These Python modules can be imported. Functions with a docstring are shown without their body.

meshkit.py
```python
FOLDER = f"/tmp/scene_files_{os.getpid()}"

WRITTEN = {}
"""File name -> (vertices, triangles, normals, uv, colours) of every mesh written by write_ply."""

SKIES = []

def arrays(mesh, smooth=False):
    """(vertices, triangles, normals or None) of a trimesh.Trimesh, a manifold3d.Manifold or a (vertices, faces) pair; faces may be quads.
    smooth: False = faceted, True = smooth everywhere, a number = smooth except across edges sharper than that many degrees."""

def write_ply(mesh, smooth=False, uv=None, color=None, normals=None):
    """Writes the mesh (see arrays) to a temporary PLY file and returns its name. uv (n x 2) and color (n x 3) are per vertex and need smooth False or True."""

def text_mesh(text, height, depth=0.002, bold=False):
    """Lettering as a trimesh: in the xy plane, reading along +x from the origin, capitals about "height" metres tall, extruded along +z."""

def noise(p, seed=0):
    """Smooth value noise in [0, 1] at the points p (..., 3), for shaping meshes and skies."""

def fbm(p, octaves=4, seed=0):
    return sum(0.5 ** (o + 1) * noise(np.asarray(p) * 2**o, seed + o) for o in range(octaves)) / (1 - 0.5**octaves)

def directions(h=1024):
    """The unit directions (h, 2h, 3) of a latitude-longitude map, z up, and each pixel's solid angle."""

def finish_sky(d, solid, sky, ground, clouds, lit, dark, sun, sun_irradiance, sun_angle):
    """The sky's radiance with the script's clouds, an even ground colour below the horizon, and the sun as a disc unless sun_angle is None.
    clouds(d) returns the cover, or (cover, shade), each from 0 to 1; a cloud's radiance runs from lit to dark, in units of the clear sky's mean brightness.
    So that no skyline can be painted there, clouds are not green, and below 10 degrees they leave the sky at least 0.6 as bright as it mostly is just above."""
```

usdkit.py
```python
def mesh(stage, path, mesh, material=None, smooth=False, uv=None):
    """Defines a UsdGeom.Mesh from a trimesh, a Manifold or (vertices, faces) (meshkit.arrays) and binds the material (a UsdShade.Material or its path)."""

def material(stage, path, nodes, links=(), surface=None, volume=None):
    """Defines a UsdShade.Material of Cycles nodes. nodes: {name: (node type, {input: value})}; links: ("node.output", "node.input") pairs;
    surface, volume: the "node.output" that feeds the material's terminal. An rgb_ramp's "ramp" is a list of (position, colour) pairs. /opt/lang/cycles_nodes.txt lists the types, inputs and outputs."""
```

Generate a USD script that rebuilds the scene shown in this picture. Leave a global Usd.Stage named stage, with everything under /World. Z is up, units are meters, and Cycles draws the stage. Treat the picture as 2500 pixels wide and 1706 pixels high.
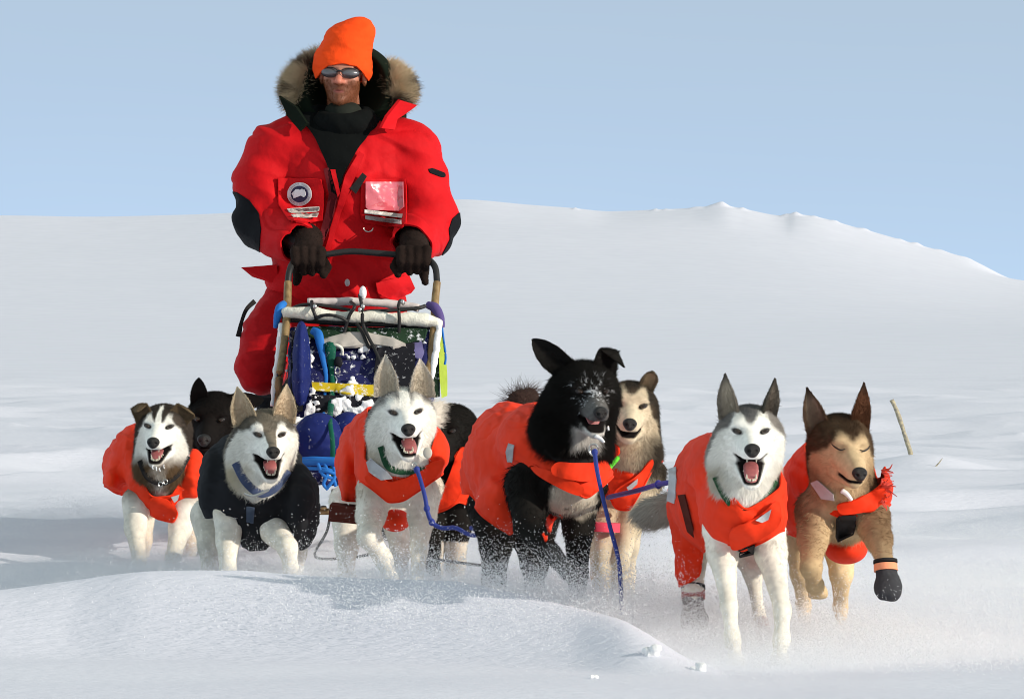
import math, random, numpy as np, trimesh, usdkit, meshkit
from pxr import Usd, UsdGeom, UsdLux, UsdShade, Gf, Sdf, Vt
from scipy.spatial import cKDTree
stage = Usd.Stage.CreateInMemory()
UsdGeom.SetStageUpAxis(stage, 'Z')
UsdGeom.SetStageMetersPerUnit(stage, 1.0)
UsdGeom.Xform.Define(stage, '/World')
stage.SetDefaultPrim(stage.GetPrimAtPath('/World'))

# ------------------------------------------------------------ camera, sky, sun, exposure
FPX = 16000.0                     # focal length in pixels of the 2500 px wide photograph
CAM_H = 0.98
HORIZON = 720.0
TILT = math.atan((853 - HORIZON) / FPX)
EXPOSURE = 0.05
SUN_AZ, SUN_EL = math.radians(63), math.radians(20)     # azimuth to the right of the direction back to the camera
SUN_DIR = np.array([math.sin(SUN_AZ) * math.cos(SUN_EL), -math.cos(SUN_AZ) * math.cos(SUN_EL), math.sin(SUN_EL)])
SKY_STRENGTH, SUN_INTENSITY = 0.133, 1.05

cam = UsdGeom.Camera.Define(stage, '/World/camera')
cam.AddTranslateOp().Set(Gf.Vec3d(0, 0, CAM_H))
cam.AddRotateXOp().Set(90 - math.degrees(TILT))
cam.CreateHorizontalApertureAttr(36.0)
cam.CreateVerticalApertureAttr(36.0 * 698 / 1024)
cam.CreateFocalLengthAttr(FPX / 2500 * 36)
cam.CreateFStopAttr(0.0)
cam.CreateClippingRangeAttr(Gf.Vec2f(0.1, 20000))
cam.CreateExposureAttr(EXPOSURE)

# clear cold sky behind a thin even veil of high cloud
VEIL, VEIL_COL = 0.52, (5.8, 6.8, 6.7)
usdkit.material(stage, '/World/Looks/sky', {
    'sky': ('sky_texture', {'sky_type': 'single_scattering', 'sun_disc': False, 'sun_elevation': SUN_EL,
                            'sun_rotation': math.atan2(SUN_DIR[0], SUN_DIR[1]), 'altitude': 3000.0,
                            'air_density': 0.17, 'aerosol_density': 0.0, 'ozone_density': 3.0}),
    'tc': ('texture_coordinate', {}),
    'mp': ('mapping', {'scale': (1.0, 1.0, 3.0)}),
    'n': ('noise_texture', {'scale': 2.2, 'detail': 4.0, 'roughness': 0.55}),
    'r': ('rgb_ramp', {'ramp': [(0.2, (VEIL - 0.07,) * 3), (0.8, (VEIL + 0.07,) * 3)]}),
    'bw': ('rgb_to_bw', {}),
    'mix': ('mix_color', {'b': VEIL_COL, 'use_clamp': False}),
    'bg': ('background_shader', {'strength': SKY_STRENGTH})},
    [('tc.generated', 'mp.vector'), ('mp.vector', 'n.vector'), ('n.fac', 'r.fac'), ('r.color', 'bw.color'), ('bw.val', 'mix.fac'),
     ('sky.color', 'mix.a'), ('mix.result', 'bg.color')], surface='bg.background')
dome = UsdLux.DomeLight.Define(stage, '/World/sky')
UsdShade.MaterialBindingAPI.Apply(dome.GetPrim()).Bind(UsdShade.Material.Get(stage, '/World/Looks/sky'))
dome.GetPrim().SetCustomDataByKey('kind', 'structure')
sun = UsdLux.DistantLight.Define(stage, '/World/sun')
sun.CreateIntensityAttr(SUN_INTENSITY)
sun.CreateNormalizeAttr(True)
sun.CreateAngleAttr(0.53)
sun.CreateColorAttr(Gf.Vec3f(1.0, 0.92, 0.80))
_q = Gf.Rotation(Gf.Vec3d(0, 0, 1), Gf.Vec3d(*map(float, SUN_DIR)))
sun.AddTransformOp().Set(Gf.Matrix4d().SetRotate(_q))

# ------------------------------------------------------------ helpers
_used = {}
def numbered(parent, name):
    k = (parent, name)
    _used[k] = _used.get(k, -1) + 1
    return name if _used[k] == 0 else f'{name}_{_used[k]:03d}'

RIGHT = np.array([1.0, 0, 0]); FWD = np.array([0, math.cos(TILT), -math.sin(TILT)]); UPV = np.array([0, math.sin(TILT), math.cos(TILT)])
def P(px, py, D):
    """The point that stands D metres ahead of the camera where the photograph's survey has (px, py)."""
    px, py, D = np.broadcast_arrays(np.asarray(px, float), np.asarray(py, float), np.asarray(D, float))
    return np.array([0, 0, CAM_H]) + ((px - 1250) / FPX * D)[..., None] * RIGHT + ((853 - py) / FPX * D)[..., None] * UPV + D[..., None] * FWD

def look(name, nodes, links=(), surface='p.BSDF'):
    return usdkit.material(stage, '/World/Looks/' + name, nodes, links, surface=surface)

def plain(name, col, rough=0.6, noise=0.0, scale=60.0, bump=0.0, bscale=200.0, spec=0.4, metal=0.0, sheen=0.0, coat=0.0):
    nodes = {'p': ('principled_bsdf', {'base_color': col, 'roughness': rough, 'specular_ior_level': spec, 'metallic': metal, 'sheen_weight': sheen, 'coat_weight': coat})}
    links = []
    if noise > 0:
        nodes['g'] = ('geometry', {})
        nodes['n'] = ('noise_texture', {'scale': scale, 'detail': 4.0})
        c = np.array(col)
        nodes['r'] = ('rgb_ramp', {'ramp': [(0.25, tuple(c * (1 - noise))), (0.75, tuple(np.minimum(c * (1 + noise), 1)))]})
        links += [('g.position', 'n.vector'), ('n.fac', 'r.fac'), ('r.color', 'p.base_color')]
    if bump > 0:
        nodes['g2'] = ('geometry', {})
        nodes['n2'] = ('noise_texture', {'scale': bscale, 'detail': 3.0})
        nodes['b'] = ('bump', {'strength': bump, 'distance': 0.004})
        links += [('g2.position', 'n2.vector'), ('n2.fac', 'b.height'), ('b.normal', 'p.normal')]
    return look(name, nodes, links)

def set_data(prim, **kw):
    for k, v in kw.items():
        if v is not None:
            prim.SetCustomDataByKey(k, v)

def thing(name, label, category, loc, group=None):
    path = '/World/' + numbered('/World', name)
    x = UsdGeom.Xform.Define(stage, path)
    x.AddTranslateOp().Set(Gf.Vec3d(*map(float, loc)))
    set_data(x.GetPrim(), label=label, category=category, group=group)
    return dict(path=path, loc=np.asarray(loc, float), prim=x.GetPrim())

def part(parent, name, mesh, mat, smooth=40, label=None, color=None, kind=None):
    """One mesh, given in world coordinates, as a child of a thing or part (or top-level with parent None)."""
    loc = parent['loc'] if parent else np.zeros(3)
    base = parent['path'] if parent else '/World'
    path = base + '/' + numbered(base, name)
    if isinstance(mesh, (tuple, list)) and not hasattr(mesh, 'vertices'):
        m = trimesh.Trimesh(np.asarray(mesh[0], float) - loc, np.asarray(mesh[1], int), process=False)
    else:
        m = trimesh.Trimesh(np.asarray(mesh.vertices) - loc, np.asarray(mesh.faces), process=False)
    if color is not None:
        smooth = True
    g = usdkit.mesh(stage, path, m, mat, smooth=smooth)
    if color is not None:
        UsdGeom.PrimvarsAPI(g).CreatePrimvar('col', Sdf.ValueTypeNames.Color3fArray, 'vertex').Set(Vt.Vec3fArray.FromNumpy(np.asarray(color, np.float32)))
    set_data(g.GetPrim(), label=label, kind=kind)
    return dict(path=path, loc=loc, prim=g.GetPrim())

def curves(parent, name, pts, widths, mat, color=None, kind=None):
    """pts (n, k, 3) world; widths (n, k); color (n, 3) per strand."""
    loc = parent['loc']
    path = parent['path'] + '/' + numbered(parent['path'], name)
    n, k = pts.shape[:2]
    c = UsdGeom.BasisCurves.Define(stage, path)
    c.CreateTypeAttr('linear')
    c.CreateCurveVertexCountsAttr(Vt.IntArray.FromNumpy(np.full(n, k, np.int32)))
    c.CreatePointsAttr(Vt.Vec3fArray.FromNumpy((pts - loc).reshape(-1, 3).astype(np.float32)))
    c.CreateWidthsAttr(Vt.FloatArray.FromNumpy(np.asarray(widths, np.float32).ravel()))
    c.SetWidthsInterpolation('vertex')
    if color is not None:
        UsdGeom.PrimvarsAPI(c).CreatePrimvar('col', Sdf.ValueTypeNames.Color3fArray, 'vertex').Set(Vt.Vec3fArray.FromNumpy(np.repeat(np.asarray(color, np.float32), k, 0)))
    UsdShade.MaterialBindingAPI.Apply(c.GetPrim()).Bind(mat)
    set_data(c.GetPrim(), kind=kind)
    return dict(path=path, loc=loc, prim=c.GetPrim())

def unit(v):
    v = np.asarray(v, float)
    return v / (np.linalg.norm(v, axis=-1, keepdims=True) + 1e-12)

def spline(pts, n):
    """Catmull-Rom through pts."""
    p = np.asarray(pts, float)
    if len(p) == 2:
        return p[0] + np.linspace(0, 1, n)[:, None] * (p[1] - p[0])
    q = np.vstack([2 * p[0] - p[1], p, 2 * p[-1] - p[-2]])
    t = np.linspace(0, len(p) - 1 - 1e-9, n); i = t.astype(int); f = (t - i)[:, None]
    a, b, c, d = q[i], q[i + 1], q[i + 2], q[i + 3]
    return 0.5 * (2 * b + (c - a) * f + (2 * a - 5 * b + 4 * c - d) * f ** 2 + (3 * b - a - 3 * c + d) * f ** 3)

def tube(pts, r, sides=10, n=None, flat=None):
    """Closed tube along pts; r a number or one radius per point; flat = (normal, ratio) squashes it to a strap."""
    p = spline(pts, n) if n else np.asarray(pts, float)
    r = np.broadcast_to(np.asarray(r, float) if np.ndim(r) == 0 or not n else np.interp(np.linspace(0, 1, len(p)), np.linspace(0, 1, len(r)), r), (len(p),))
    t = unit(np.gradient(p, axis=0))
    ref = np.array([0, 0, 1.0]) if flat is None else np.asarray(flat[0], float)
    a = np.cross(t, ref); bad = np.linalg.norm(a, axis=1) < 0.2
    a[bad] = np.cross(t[bad], [0.3, 1, 0.2]); a = unit(a); b = np.cross(a, t)
    ang = np.arange(sides) * 2 * np.pi / sides
    k = 1.0 if flat is None else flat[1]
    v = (p[:, None] + r[:, None, None] * (np.cos(ang)[None, :, None] * a[:, None] + k * np.sin(ang)[None, :, None] * b[:, None])).reshape(-1, 3)
    i, j = np.meshgrid(np.arange(len(p) - 1), np.arange(sides), indexing='ij')
    q = np.stack([i * sides + j, i * sides + (j + 1) % sides, (i + 1) * sides + (j + 1) % sides, (i + 1) * sides + j], -1).reshape(-1, 4)
    f = np.vstack([q[:, [0, 1, 2]], q[:, [0, 2, 3]]])
    c0, c1 = len(v), len(v) + 1
    v = np.vstack([v, p[0], p[-1]]); jj = np.arange(sides); e = (len(p) - 1) * sides
    f = np.vstack([f, np.stack([np.full(sides, c0), (jj + 1) % sides, jj], 1), np.stack([np.full(sides, c1), e + jj, e + (jj + 1) % sides], 1)])
    m = trimesh.Trimesh(v, f, process=False)
    m.fix_normals()
    return m

def join(*ms):
    return trimesh.util.concatenate([m for m in ms if m is not None])

# ------------------------------------------------------------ implicit surfaces: smooth unions on a grid, turned into meshes by surface nets
class Field:
    def __init__(self, lo, hi, h):
        self.lo, self.h = np.asarray(lo, float), h
        self.n = np.ceil((np.asarray(hi) - self.lo) / h).astype(int) + 1
        self.f = np.full(self.n, 0.2, np.float32)
        self.ax = [self.lo[k] + h * np.arange(self.n[k]) for k in range(3)]
    def block(self, lo, hi):
        i0 = np.clip(np.floor((np.asarray(lo) - self.lo) / self.h).astype(int), 0, self.n)
        i1 = np.clip(np.ceil((np.asarray(hi) - self.lo) / self.h).astype(int) + 1, 0, self.n)
        if (i1 <= i0).any():
            return None
        sl = tuple(slice(a, b) for a, b in zip(i0, i1))
        X, Y, Z = (self.ax[k][sl[k]] for k in range(3))
        return sl, X[:, None, None], Y[None, :, None], Z[None, None, :]
    def put(self, shape, k=0.02, cut=False):
        lo, hi = shape.box()
        m = k + 0.03
        b = self.block(lo - m, hi + m)
        if b is None:
            return self
        sl, X, Y, Z = b
        d = shape(X, Y, Z).astype(np.float32)
        a = self.f[sl]
        if cut:
            a, d = -a, d
            s = np.maximum(k - np.abs(a - d), 0) / k
            self.f[sl] = -(np.minimum(a, d) - s * s * k * 0.25)
        else:
            s = np.maximum(k - np.abs(a - d), 0) / k
            self.f[sl] = np.minimum(a, d) - s * s * k * 0.25
        return self
    def at(self, p):
        from scipy.ndimage import map_coordinates
        return map_coordinates(self.f, ((np.asarray(p) - self.lo) / self.h).T, order=1, mode='nearest')
    def mesh(self):
        f, h = self.f, self.h
        s = f < 0
        c = [s[i:s.shape[0] - 1 + i, j:s.shape[1] - 1 + j, k:s.shape[2] - 1 + k] for i in (0, 1) for j in (0, 1) for k in (0, 1)]
        anyc, allc = c[0].copy(), c[0].copy()
        for x in c[1:]:
            anyc |= x; allc &= x
        act = anyc & ~allc
        idx = np.argwhere(act)
        ids = np.full(act.shape, -1, np.int64); ids[act] = np.arange(len(idx))
        acc = np.zeros((len(idx), 3)); cnt = np.zeros(len(idx))
        I, J, K = idx.T
        for ax in range(3):
            o1, o2 = [k for k in range(3) if k != ax]
            for u in (0, 1):
                for w in (0, 1):
                    p0 = np.zeros(3, int); p0[o1] = u; p0[o2] = w
                    p1 = p0.copy(); p1[ax] = 1
                    a = f[I + p0[0], J + p0[1], K + p0[2]]; b = f[I + p1[0], J + p1[1], K + p1[2]]
                    on = (a < 0) != (b < 0)
                    t = a[on] / (a[on] - b[on])
                    q = np.tile(p0.astype(float), (on.sum(), 1)); q[:, ax] = t
                    acc[on] += q; cnt[on] += 1
        v = self.lo + h * (idx + acc / cnt[:, None])
        quads = []
        for ax in range(3):
            o1, o2 = (ax + 1) % 3, (ax + 2) % 3
            a = s.take(range(0, s.shape[ax] - 1), ax); b = s.take(range(1, s.shape[ax]), ax)
            e = np.argwhere(a != b)
            e = e[(e[:, o1] > 0) & (e[:, o2] > 0) & (e[:, o1] < s.shape[o1] - 1) & (e[:, o2] < s.shape[o2] - 1)]
            if not len(e):
                continue
            flip = a[tuple(e.T)]
            def cell(d1, d2):
                q = e.copy(); q[:, o1] -= d1; q[:, o2] -= d2
                return ids[tuple(q.T)]
            q = np.stack([cell(0, 0), cell(1, 0), cell(1, 1), cell(0, 1)], 1)
            q[~flip] = q[~flip][:, ::-1]
            quads.append(q)
        q = np.vstack(quads)
        q = q[(q >= 0).all(1)]
        return trimesh.Trimesh(v, np.vstack([q[:, [0, 1, 2]], q[:, [0, 2, 3]]]), process=False)

def fbox(a, b, m):
    return np.minimum(a, b) - m, np.maximum(a, b) + m

class Ell:
    """Ellipsoid: centre, radii, optional rotation matrix whose columns are its axes."""
    def __init__(self, c, r, R=None):
        self.c, self.r, self.R = np.asarray(c, float), np.broadcast_to(np.asarray(r, float), (3,)), R
    def box(self):
        e = self.r if self.R is None else np.sqrt(((self.R * self.r) ** 2).sum(1))
        return self.c - e, self.c + e
    def __call__(self, X, Y, Z):
        x, y, z = X - self.c[0], Y - self.c[1], Z - self.c[2]
        if self.R is not None:
            R = self.R
            x, y, z = (R[0, k] * x + R[1, k] * y + R[2, k] * z for k in range(3))
        a, b, c = self.r
        k0 = np.sqrt((x / a) ** 2 + (y / b) ** 2 + (z / c) ** 2)
        k1 = np.sqrt((x / a ** 2) ** 2 + (y / b ** 2) ** 2 + (z / c ** 2) ** 2)
        return k0 * (k0 - 1) / np.maximum(k1, 1e-9)

class Cone:
    """Round cone from a (radius ra) to b (radius rb)."""
    def __init__(self, a, b, ra, rb):
        self.a, self.b, self.ra, self.rb = np.asarray(a, float), np.asarray(b, float), ra, rb
    def box(self):
        return np.minimum(self.a - self.ra, self.b - self.rb), np.maximum(self.a + self.ra, self.b + self.rb)
    def __call__(self, X, Y, Z):
        d = self.b - self.a; L2 = d @ d + 1e-12
        x, y, z = X - self.a[0], Y - self.a[1], Z - self.a[2]
        t = np.clip((x * d[0] + y * d[1] + z * d[2]) / L2, 0, 1)
        return np.sqrt((x - t * d[0]) ** 2 + (y - t * d[1]) ** 2 + (z - t * d[2]) ** 2) - (self.ra + t * (self.rb - self.ra))

class Poly:
    """Convex polytope: planes n.p <= d, rounded by r; lo, hi its box."""
    def __init__(self, planes, lo, hi, r=0.0):
        self.pl, self.lo, self.hi, self.r = planes, np.asarray(lo, float), np.asarray(hi, float), r
    def box(self):
        return self.lo, self.hi
    def __call__(self, X, Y, Z):
        d = None
        for n, c in self.pl:
            e = n[0] * X + n[1] * Y + n[2] * Z - c
            d = e if d is None else np.maximum(d, e)
        return d - self.r

def clip_mesh(m, val):
    """Keeps the part of the mesh where the per-vertex value is positive, cutting triangles along the zero line."""
    v, f = np.asarray(m.vertices), np.asarray(m.faces)
    s = val > 0
    k = s[f].sum(1)
    keep = [f[k == 3]]
    verts = [v]; n = len(v); cache = {}
    out = []
    extra = []
    def cut(a, b):
        nonlocal n
        key = (min(a, b), max(a, b))
        if key not in cache:
            t = val[a] / (val[a] - val[b])
            extra.append(v[a] + t * (v[b] - v[a])); cache[key] = n; n += 1
        return cache[key]
    for tri in f[(k == 1) | (k == 2)]:
        sg = s[tri]
        if sg.sum() == 1:
            i = int(np.argmax(sg)); a, b, c = tri[i], tri[(i + 1) % 3], tri[(i + 2) % 3]
            out.append((a, cut(a, b), cut(a, c)))
        else:
            i = int(np.argmin(sg)); a, b, c = tri[i], tri[(i + 1) % 3], tri[(i + 2) % 3]
            p, q = cut(a, b), cut(a, c)
            out += [(p, b, c), (p, c, q)]
    if out:
        keep.append(np.array(out)); verts.append(np.array(extra))
    r = trimesh.Trimesh(np.vstack(verts), np.vstack(keep), process=False)
    r.remove_unreferenced_vertices()
    return r

def thicken(m, t):
    """A sheet gets an inner face t metres behind it and a rim."""
    v, f = np.asarray(m.vertices), np.asarray(m.faces)
    nrm = meshkit.arrays(m, True)[2]
    n = len(v)
    e = np.sort(f[:, [0, 1, 1, 2, 2, 0]].reshape(-1, 2), 1)
    u, inv, c = np.unique(e, axis=0, return_inverse=True, return_counts=True)
    d = f[:, [0, 1, 1, 2, 2, 0]].reshape(-1, 2)[c[inv.ravel()] == 1]
    rim = np.vstack([np.stack([d[:, 1], d[:, 0], d[:, 0] + n], 1), np.stack([d[:, 1], d[:, 0] + n, d[:, 1] + n], 1)])
    return trimesh.Trimesh(np.vstack([v, v - t * nrm]), np.vstack([f, f[:, ::-1] + n, rim]), process=False)

def rims(m, r, min_len=12):
    """The free edges of a sheet as bound (piped) hems."""
    f = np.asarray(m.faces); e = f[:, [0, 1, 1, 2, 2, 0]].reshape(-1, 2)
    s_ = np.sort(e, 1)
    _, inv, c = np.unique(s_, axis=0, return_inverse=True, return_counts=True)
    d = e[c[inv.ravel()] == 1]
    nxt = dict(map(tuple, d.tolist()))
    out = []
    while nxt:
        a = next(iter(nxt)); loop = [a]
        while loop[-1] in nxt:
            loop.append(nxt.pop(loop[-1]))
        if len(loop) < min_len:
            continue
        p = np.asarray(m.vertices)[loop]
        keep = [0]
        for i in range(1, len(p)):
            if np.linalg.norm(p[i] - p[keep[-1]]) > r * 1.6:
                keep.append(i)
        p = p[keep]
        if len(p) < 6:
            continue
        for _ in range(4):
            p[1:-1] = .5 * p[1:-1] + .25 * (p[:-2] + p[2:])
        out.append(tube(p, r, 7))
    return out

def smoothed(m, it=4, lam=0.5):
    """Plain Laplacian smoothing that shrinks little."""
    f = np.asarray(m.faces); v = np.array(m.vertices)
    e = np.vstack([f[:, [0, 1]], f[:, [1, 2]], f[:, [2, 0]]]); e = np.vstack([e, e[:, ::-1]])
    cnt = np.maximum(np.bincount(e[:, 0], minlength=len(v)), 1)[:, None]
    for k in range(2 * it):
        acc = np.stack([np.bincount(e[:, 0], weights=v[e[:, 1], j], minlength=len(v)) for j in range(3)], 1) / cnt
        v = v + (lam if k % 2 == 0 else -lam * 1.04) * (acc - v)
    return trimesh.Trimesh(v, f, process=False)

def rot(yaw, pitch, roll):
    """Columns: right, back, up of a head that faces the camera. yaw > 0 turns the face to the image's right, pitch > 0 lowers the nose, roll > 0 tips the crown to the image's right."""
    y, p, r = map(math.radians, (yaw, pitch, roll))
    Rz = np.array([[math.cos(y), -math.sin(y), 0], [math.sin(y), math.cos(y), 0], [0, 0, 1]])
    Rx = np.array([[1, 0, 0], [0, math.cos(p), -math.sin(p)], [0, math.sin(p), math.cos(p)]])
    Ry = np.array([[math.cos(r), 0, math.sin(r)], [0, 1, 0], [-math.sin(r), 0, math.cos(r)]])
    return Ry @ Rz @ Rx
# ------------------------------------------------------------ the snow: one sheet to the horizon
_cx = np.array([-900, -300, 0, 165, 372, 579, 703, 900, 1100, 1220, 1389, 1521, 1582, 1700, 1800, 2000.])
_cy = np.array([1490, 1455, 1439, 1418, 1393, 1391, 1399, 1410, 1416, 1437, 1479, 1515, 1548, 1618, 1650, 1680.])
_cd = np.array([18.5, 18.4, 18.3, 18.3, 18.25, 18.2, 18.15, 18.05, 17.95, 17.85, 17.65, 17.4, 17.28, 17.1, 17.0, 16.9])
_cp = P(_cx, _cy, _cd)
_sx = np.array([-3500, -1200, 0, 215, 430, 560, 900, 1124, 1291, 1398, 1487, 1600, 1690, 1764, 1814, 1917, 1942, 2111, 2235, 2360, 2500, 3200, 5000.])
_sy = np.array([600, 545, 526, 529, 525, 520, 492, 487, 500, 508, 516, 512, 508, 502, 510, 527, 524, 561, 596, 630, 687, 700, 715.])
SKYD = 300.0
_lumps = np.array([(1764, 11, 16), (1740, 6, 14), (1814, 6, 10), (1700, 4, 20), (1917, 6, 10), (1942, 10, 14), (1600, 5, 8), (1626, 4, 9), (2040, 4, 12), (2111, 5, 16), (2200, 4, 12), (2238, 6, 14), (2300, 4, 18), (2360, 3, 20), (1990, 4, 10), (1405, 5, 4)], float)
from scipy.interpolate import PchipInterpolator
_drift_z, _drift_y, _sky_y = PchipInterpolator(_cp[:, 0], _cp[:, 2]), PchipInterpolator(_cp[:, 0], _cp[:, 1]), PchipInterpolator(_sx, _sy)
_ga = np.linspace(-3500, 5000, 341)
_gw = np.exp(-((np.arange(-40, 41) * 25) / 330.0) ** 2)
_sky_m = PchipInterpolator(_ga, np.convolve(np.pad(_sky_y(_ga), 40, mode='edge'), _gw / _gw.sum(), 'valid'))
def sstep(a, b, t):
    u = np.clip((t - a) / (b - a), 0, 1)
    return u * u * (3 - 2 * u)
def ground(x, y):
    x, y = np.broadcast_arrays(np.asarray(x, float), np.asarray(y, float))
    z = np.zeros(x.shape)
    def nz(sx, sy, seed, oct=3):
        return meshkit.fbm(np.stack([x / sx, y / sy, np.full(x.shape, 0.37)], -1), oct, seed) - 0.5
    # wind-packed ripples behind the team
    mid = sstep(20.5, 25, y) * (1 - sstep(45, 90, y))
    r = 1 - np.abs(2 * (nz(2.2, 1.5, 5, 3)))
    z += 0.085 * np.exp(-((x - 2.25) / .34) ** 2 - ((y - 35.9) / .6) ** 2)
    z += mid * (0.40 * nz(2.6, 4.2, 3, 3) + 0.24 * (r - 0.8) + 0.13 * nz(1.5, 1.7, 15, 2))
    z += 0.035 * nz(1.5, 1.2, 9, 3) * (1 - sstep(50, 80, y))
    z += (1 - sstep(16.6, 17.4, y)) * sstep(0, 14, y) * 0.05 * (nz(2.4, 0.9, 21, 2))
    # foreground drift whose crest hides the paws
    zc, yc = _drift_z(np.clip(x, _cp[0, 0], _cp[-1, 0])), _drift_y(np.clip(x, _cp[0, 0], _cp[-1, 0]))
    zc = np.maximum(zc - 0.0, 0) * (1 - sstep(4, 9, np.abs(x)))
    t = yc - y
    tf = np.clip(t / (0.40 + 1.3 * zc), 0, 1)
    front = np.where(t >= 0, 0.45 * (1 - sstep(0.0, 1.0, tf)) + 0.55 * (1 - tf) ** 1.25, 0)
    back = np.where(t < 0, (1 - sstep(0, 0.55, -t)) * 0.72 + 0.28 * (1 - sstep(0.2, 2.4, -t)), 0)
    z += zc * (front + back)
    # the rise behind
    a = np.clip(x / np.maximum(y, 30), -0.3, 0.3) * FPX + 1250
    zs = CAM_H + (HORIZON - _sky_y(np.clip(a, _sx[0], _sx[-1]))) / FPX * SKYD
    zm = CAM_H + (HORIZON - _sky_m(np.clip(a, -3000, 5500))) / FPX * SKYD
    u = np.clip((y - 170) / (SKYD - 170), 0, 1.0)
    z += zm * (0.12 * u + 0.88 * u ** 2.2) + (zs - zm) * sstep(0.86, 1.0, u)
    z += 0.12 * nz(8, 5, 31, 3) * sstep(46, 58, y) * (1 - sstep(150, 200, y)) + 0.35 * nz(30, 12, 33, 3) * sstep(120, 180, y) * (1 - sstep(0.8, 1, u))
    for lx, lh, lw in _lumps:
        r = (a - lx) / lw
        z += lh / FPX * SKYD * np.exp(-r * r) * np.exp(-((y - SKYD + 0.6) / 0.5) ** 2) * (0.6 + 0.8 * (nz(0.40, 1.2, 77, 2) + .5))
    beyond = np.maximum(y - SKYD, 0)
    z = np.where(beyond > 0, z - 0.004 * np.minimum(beyond, 60) ** 1.7 - 0.08 * np.maximum(beyond - 60, 0), z)
    return np.maximum(z, -60)

def build_snow():
    ys = [-80.0]
    while ys[-1] < 4000:
        y = ys[-1]
        step = 4.0 if y < 10 else 0.05 if y < 24 else 0.09 if y < 45 else 0.25 if y < 70 else 1.0 if y < 297 else 0.15 if y < 301.5 else 1.0 if y < 310 else 0.08 * (y - 290)
        if y < 10 and y + step > 10:
            step = 10.001 - y
        ys.append(y + step)
    ys = np.array(ys)
    c = np.linspace(-1, 1, 361)
    o = np.geomspace(1.06, 14, 22)
    us = np.concatenate([-o[::-1], c, o])
    X = us[None, :] * (1.2 + 0.088 * np.maximum(ys, 0))[:, None]
    Y = np.broadcast_to(ys[:, None], X.shape)
    Z = ground(X, Y)
    v = np.stack([X, Y, Z], -1).reshape(-1, 3)
    nr, nc = X.shape
    i, j = np.meshgrid(np.arange(nr - 1), np.arange(nc - 1), indexing='ij')
    q = np.stack([i * nc + j, i * nc + j + 1, (i + 1) * nc + j + 1, (i + 1) * nc + j], -1).reshape(-1, 4)
    return trimesh.Trimesh(v, np.vstack([q[:, [0, 1, 2]], q[:, [0, 2, 3]]]), process=False)

snow_mat = look('snow', {
    'g': ('geometry', {}),
    'n': ('noise_texture', {'scale': 1.1, 'detail': 5.0, 'roughness': 0.6}),
    'r': ('rgb_ramp', {'ramp': [(0.3, (0.707, 0.712, 0.802)), (0.7, (0.757, 0.762, 0.849))]}),
    'm': ('mapping', {'scale': (0.6, 1.3, 1.0)}),
    'n2': ('noise_texture', {'scale': 26.0, 'detail': 5.0, 'roughness': 0.65}),
    'n3': ('noise_texture', {'scale': 420.0, 'detail': 2.0}),
    'b': ('bump', {'strength': 0.5, 'distance': 0.012}),
    'b2': ('bump', {'strength': 0.25, 'distance': 0.0012}),
    'p': ('principled_bsdf', {'roughness': 0.55, 'specular_ior_level': 0.25})},
    [('g.position', 'n.vector'), ('n.fac', 'r.fac'), ('r.color', 'p.base_color'), ('g.position', 'm.vector'), ('m.vector', 'n2.vector'), ('g.position', 'n3.vector'),
     ('n2.fac', 'b.height'), ('n3.fac', 'b2.height'), ('b.normal', 'b2.normal'), ('b2.normal', 'p.normal')])
_s = part(None, 'snow_ground', build_snow(), snow_mat, smooth=True)
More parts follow.
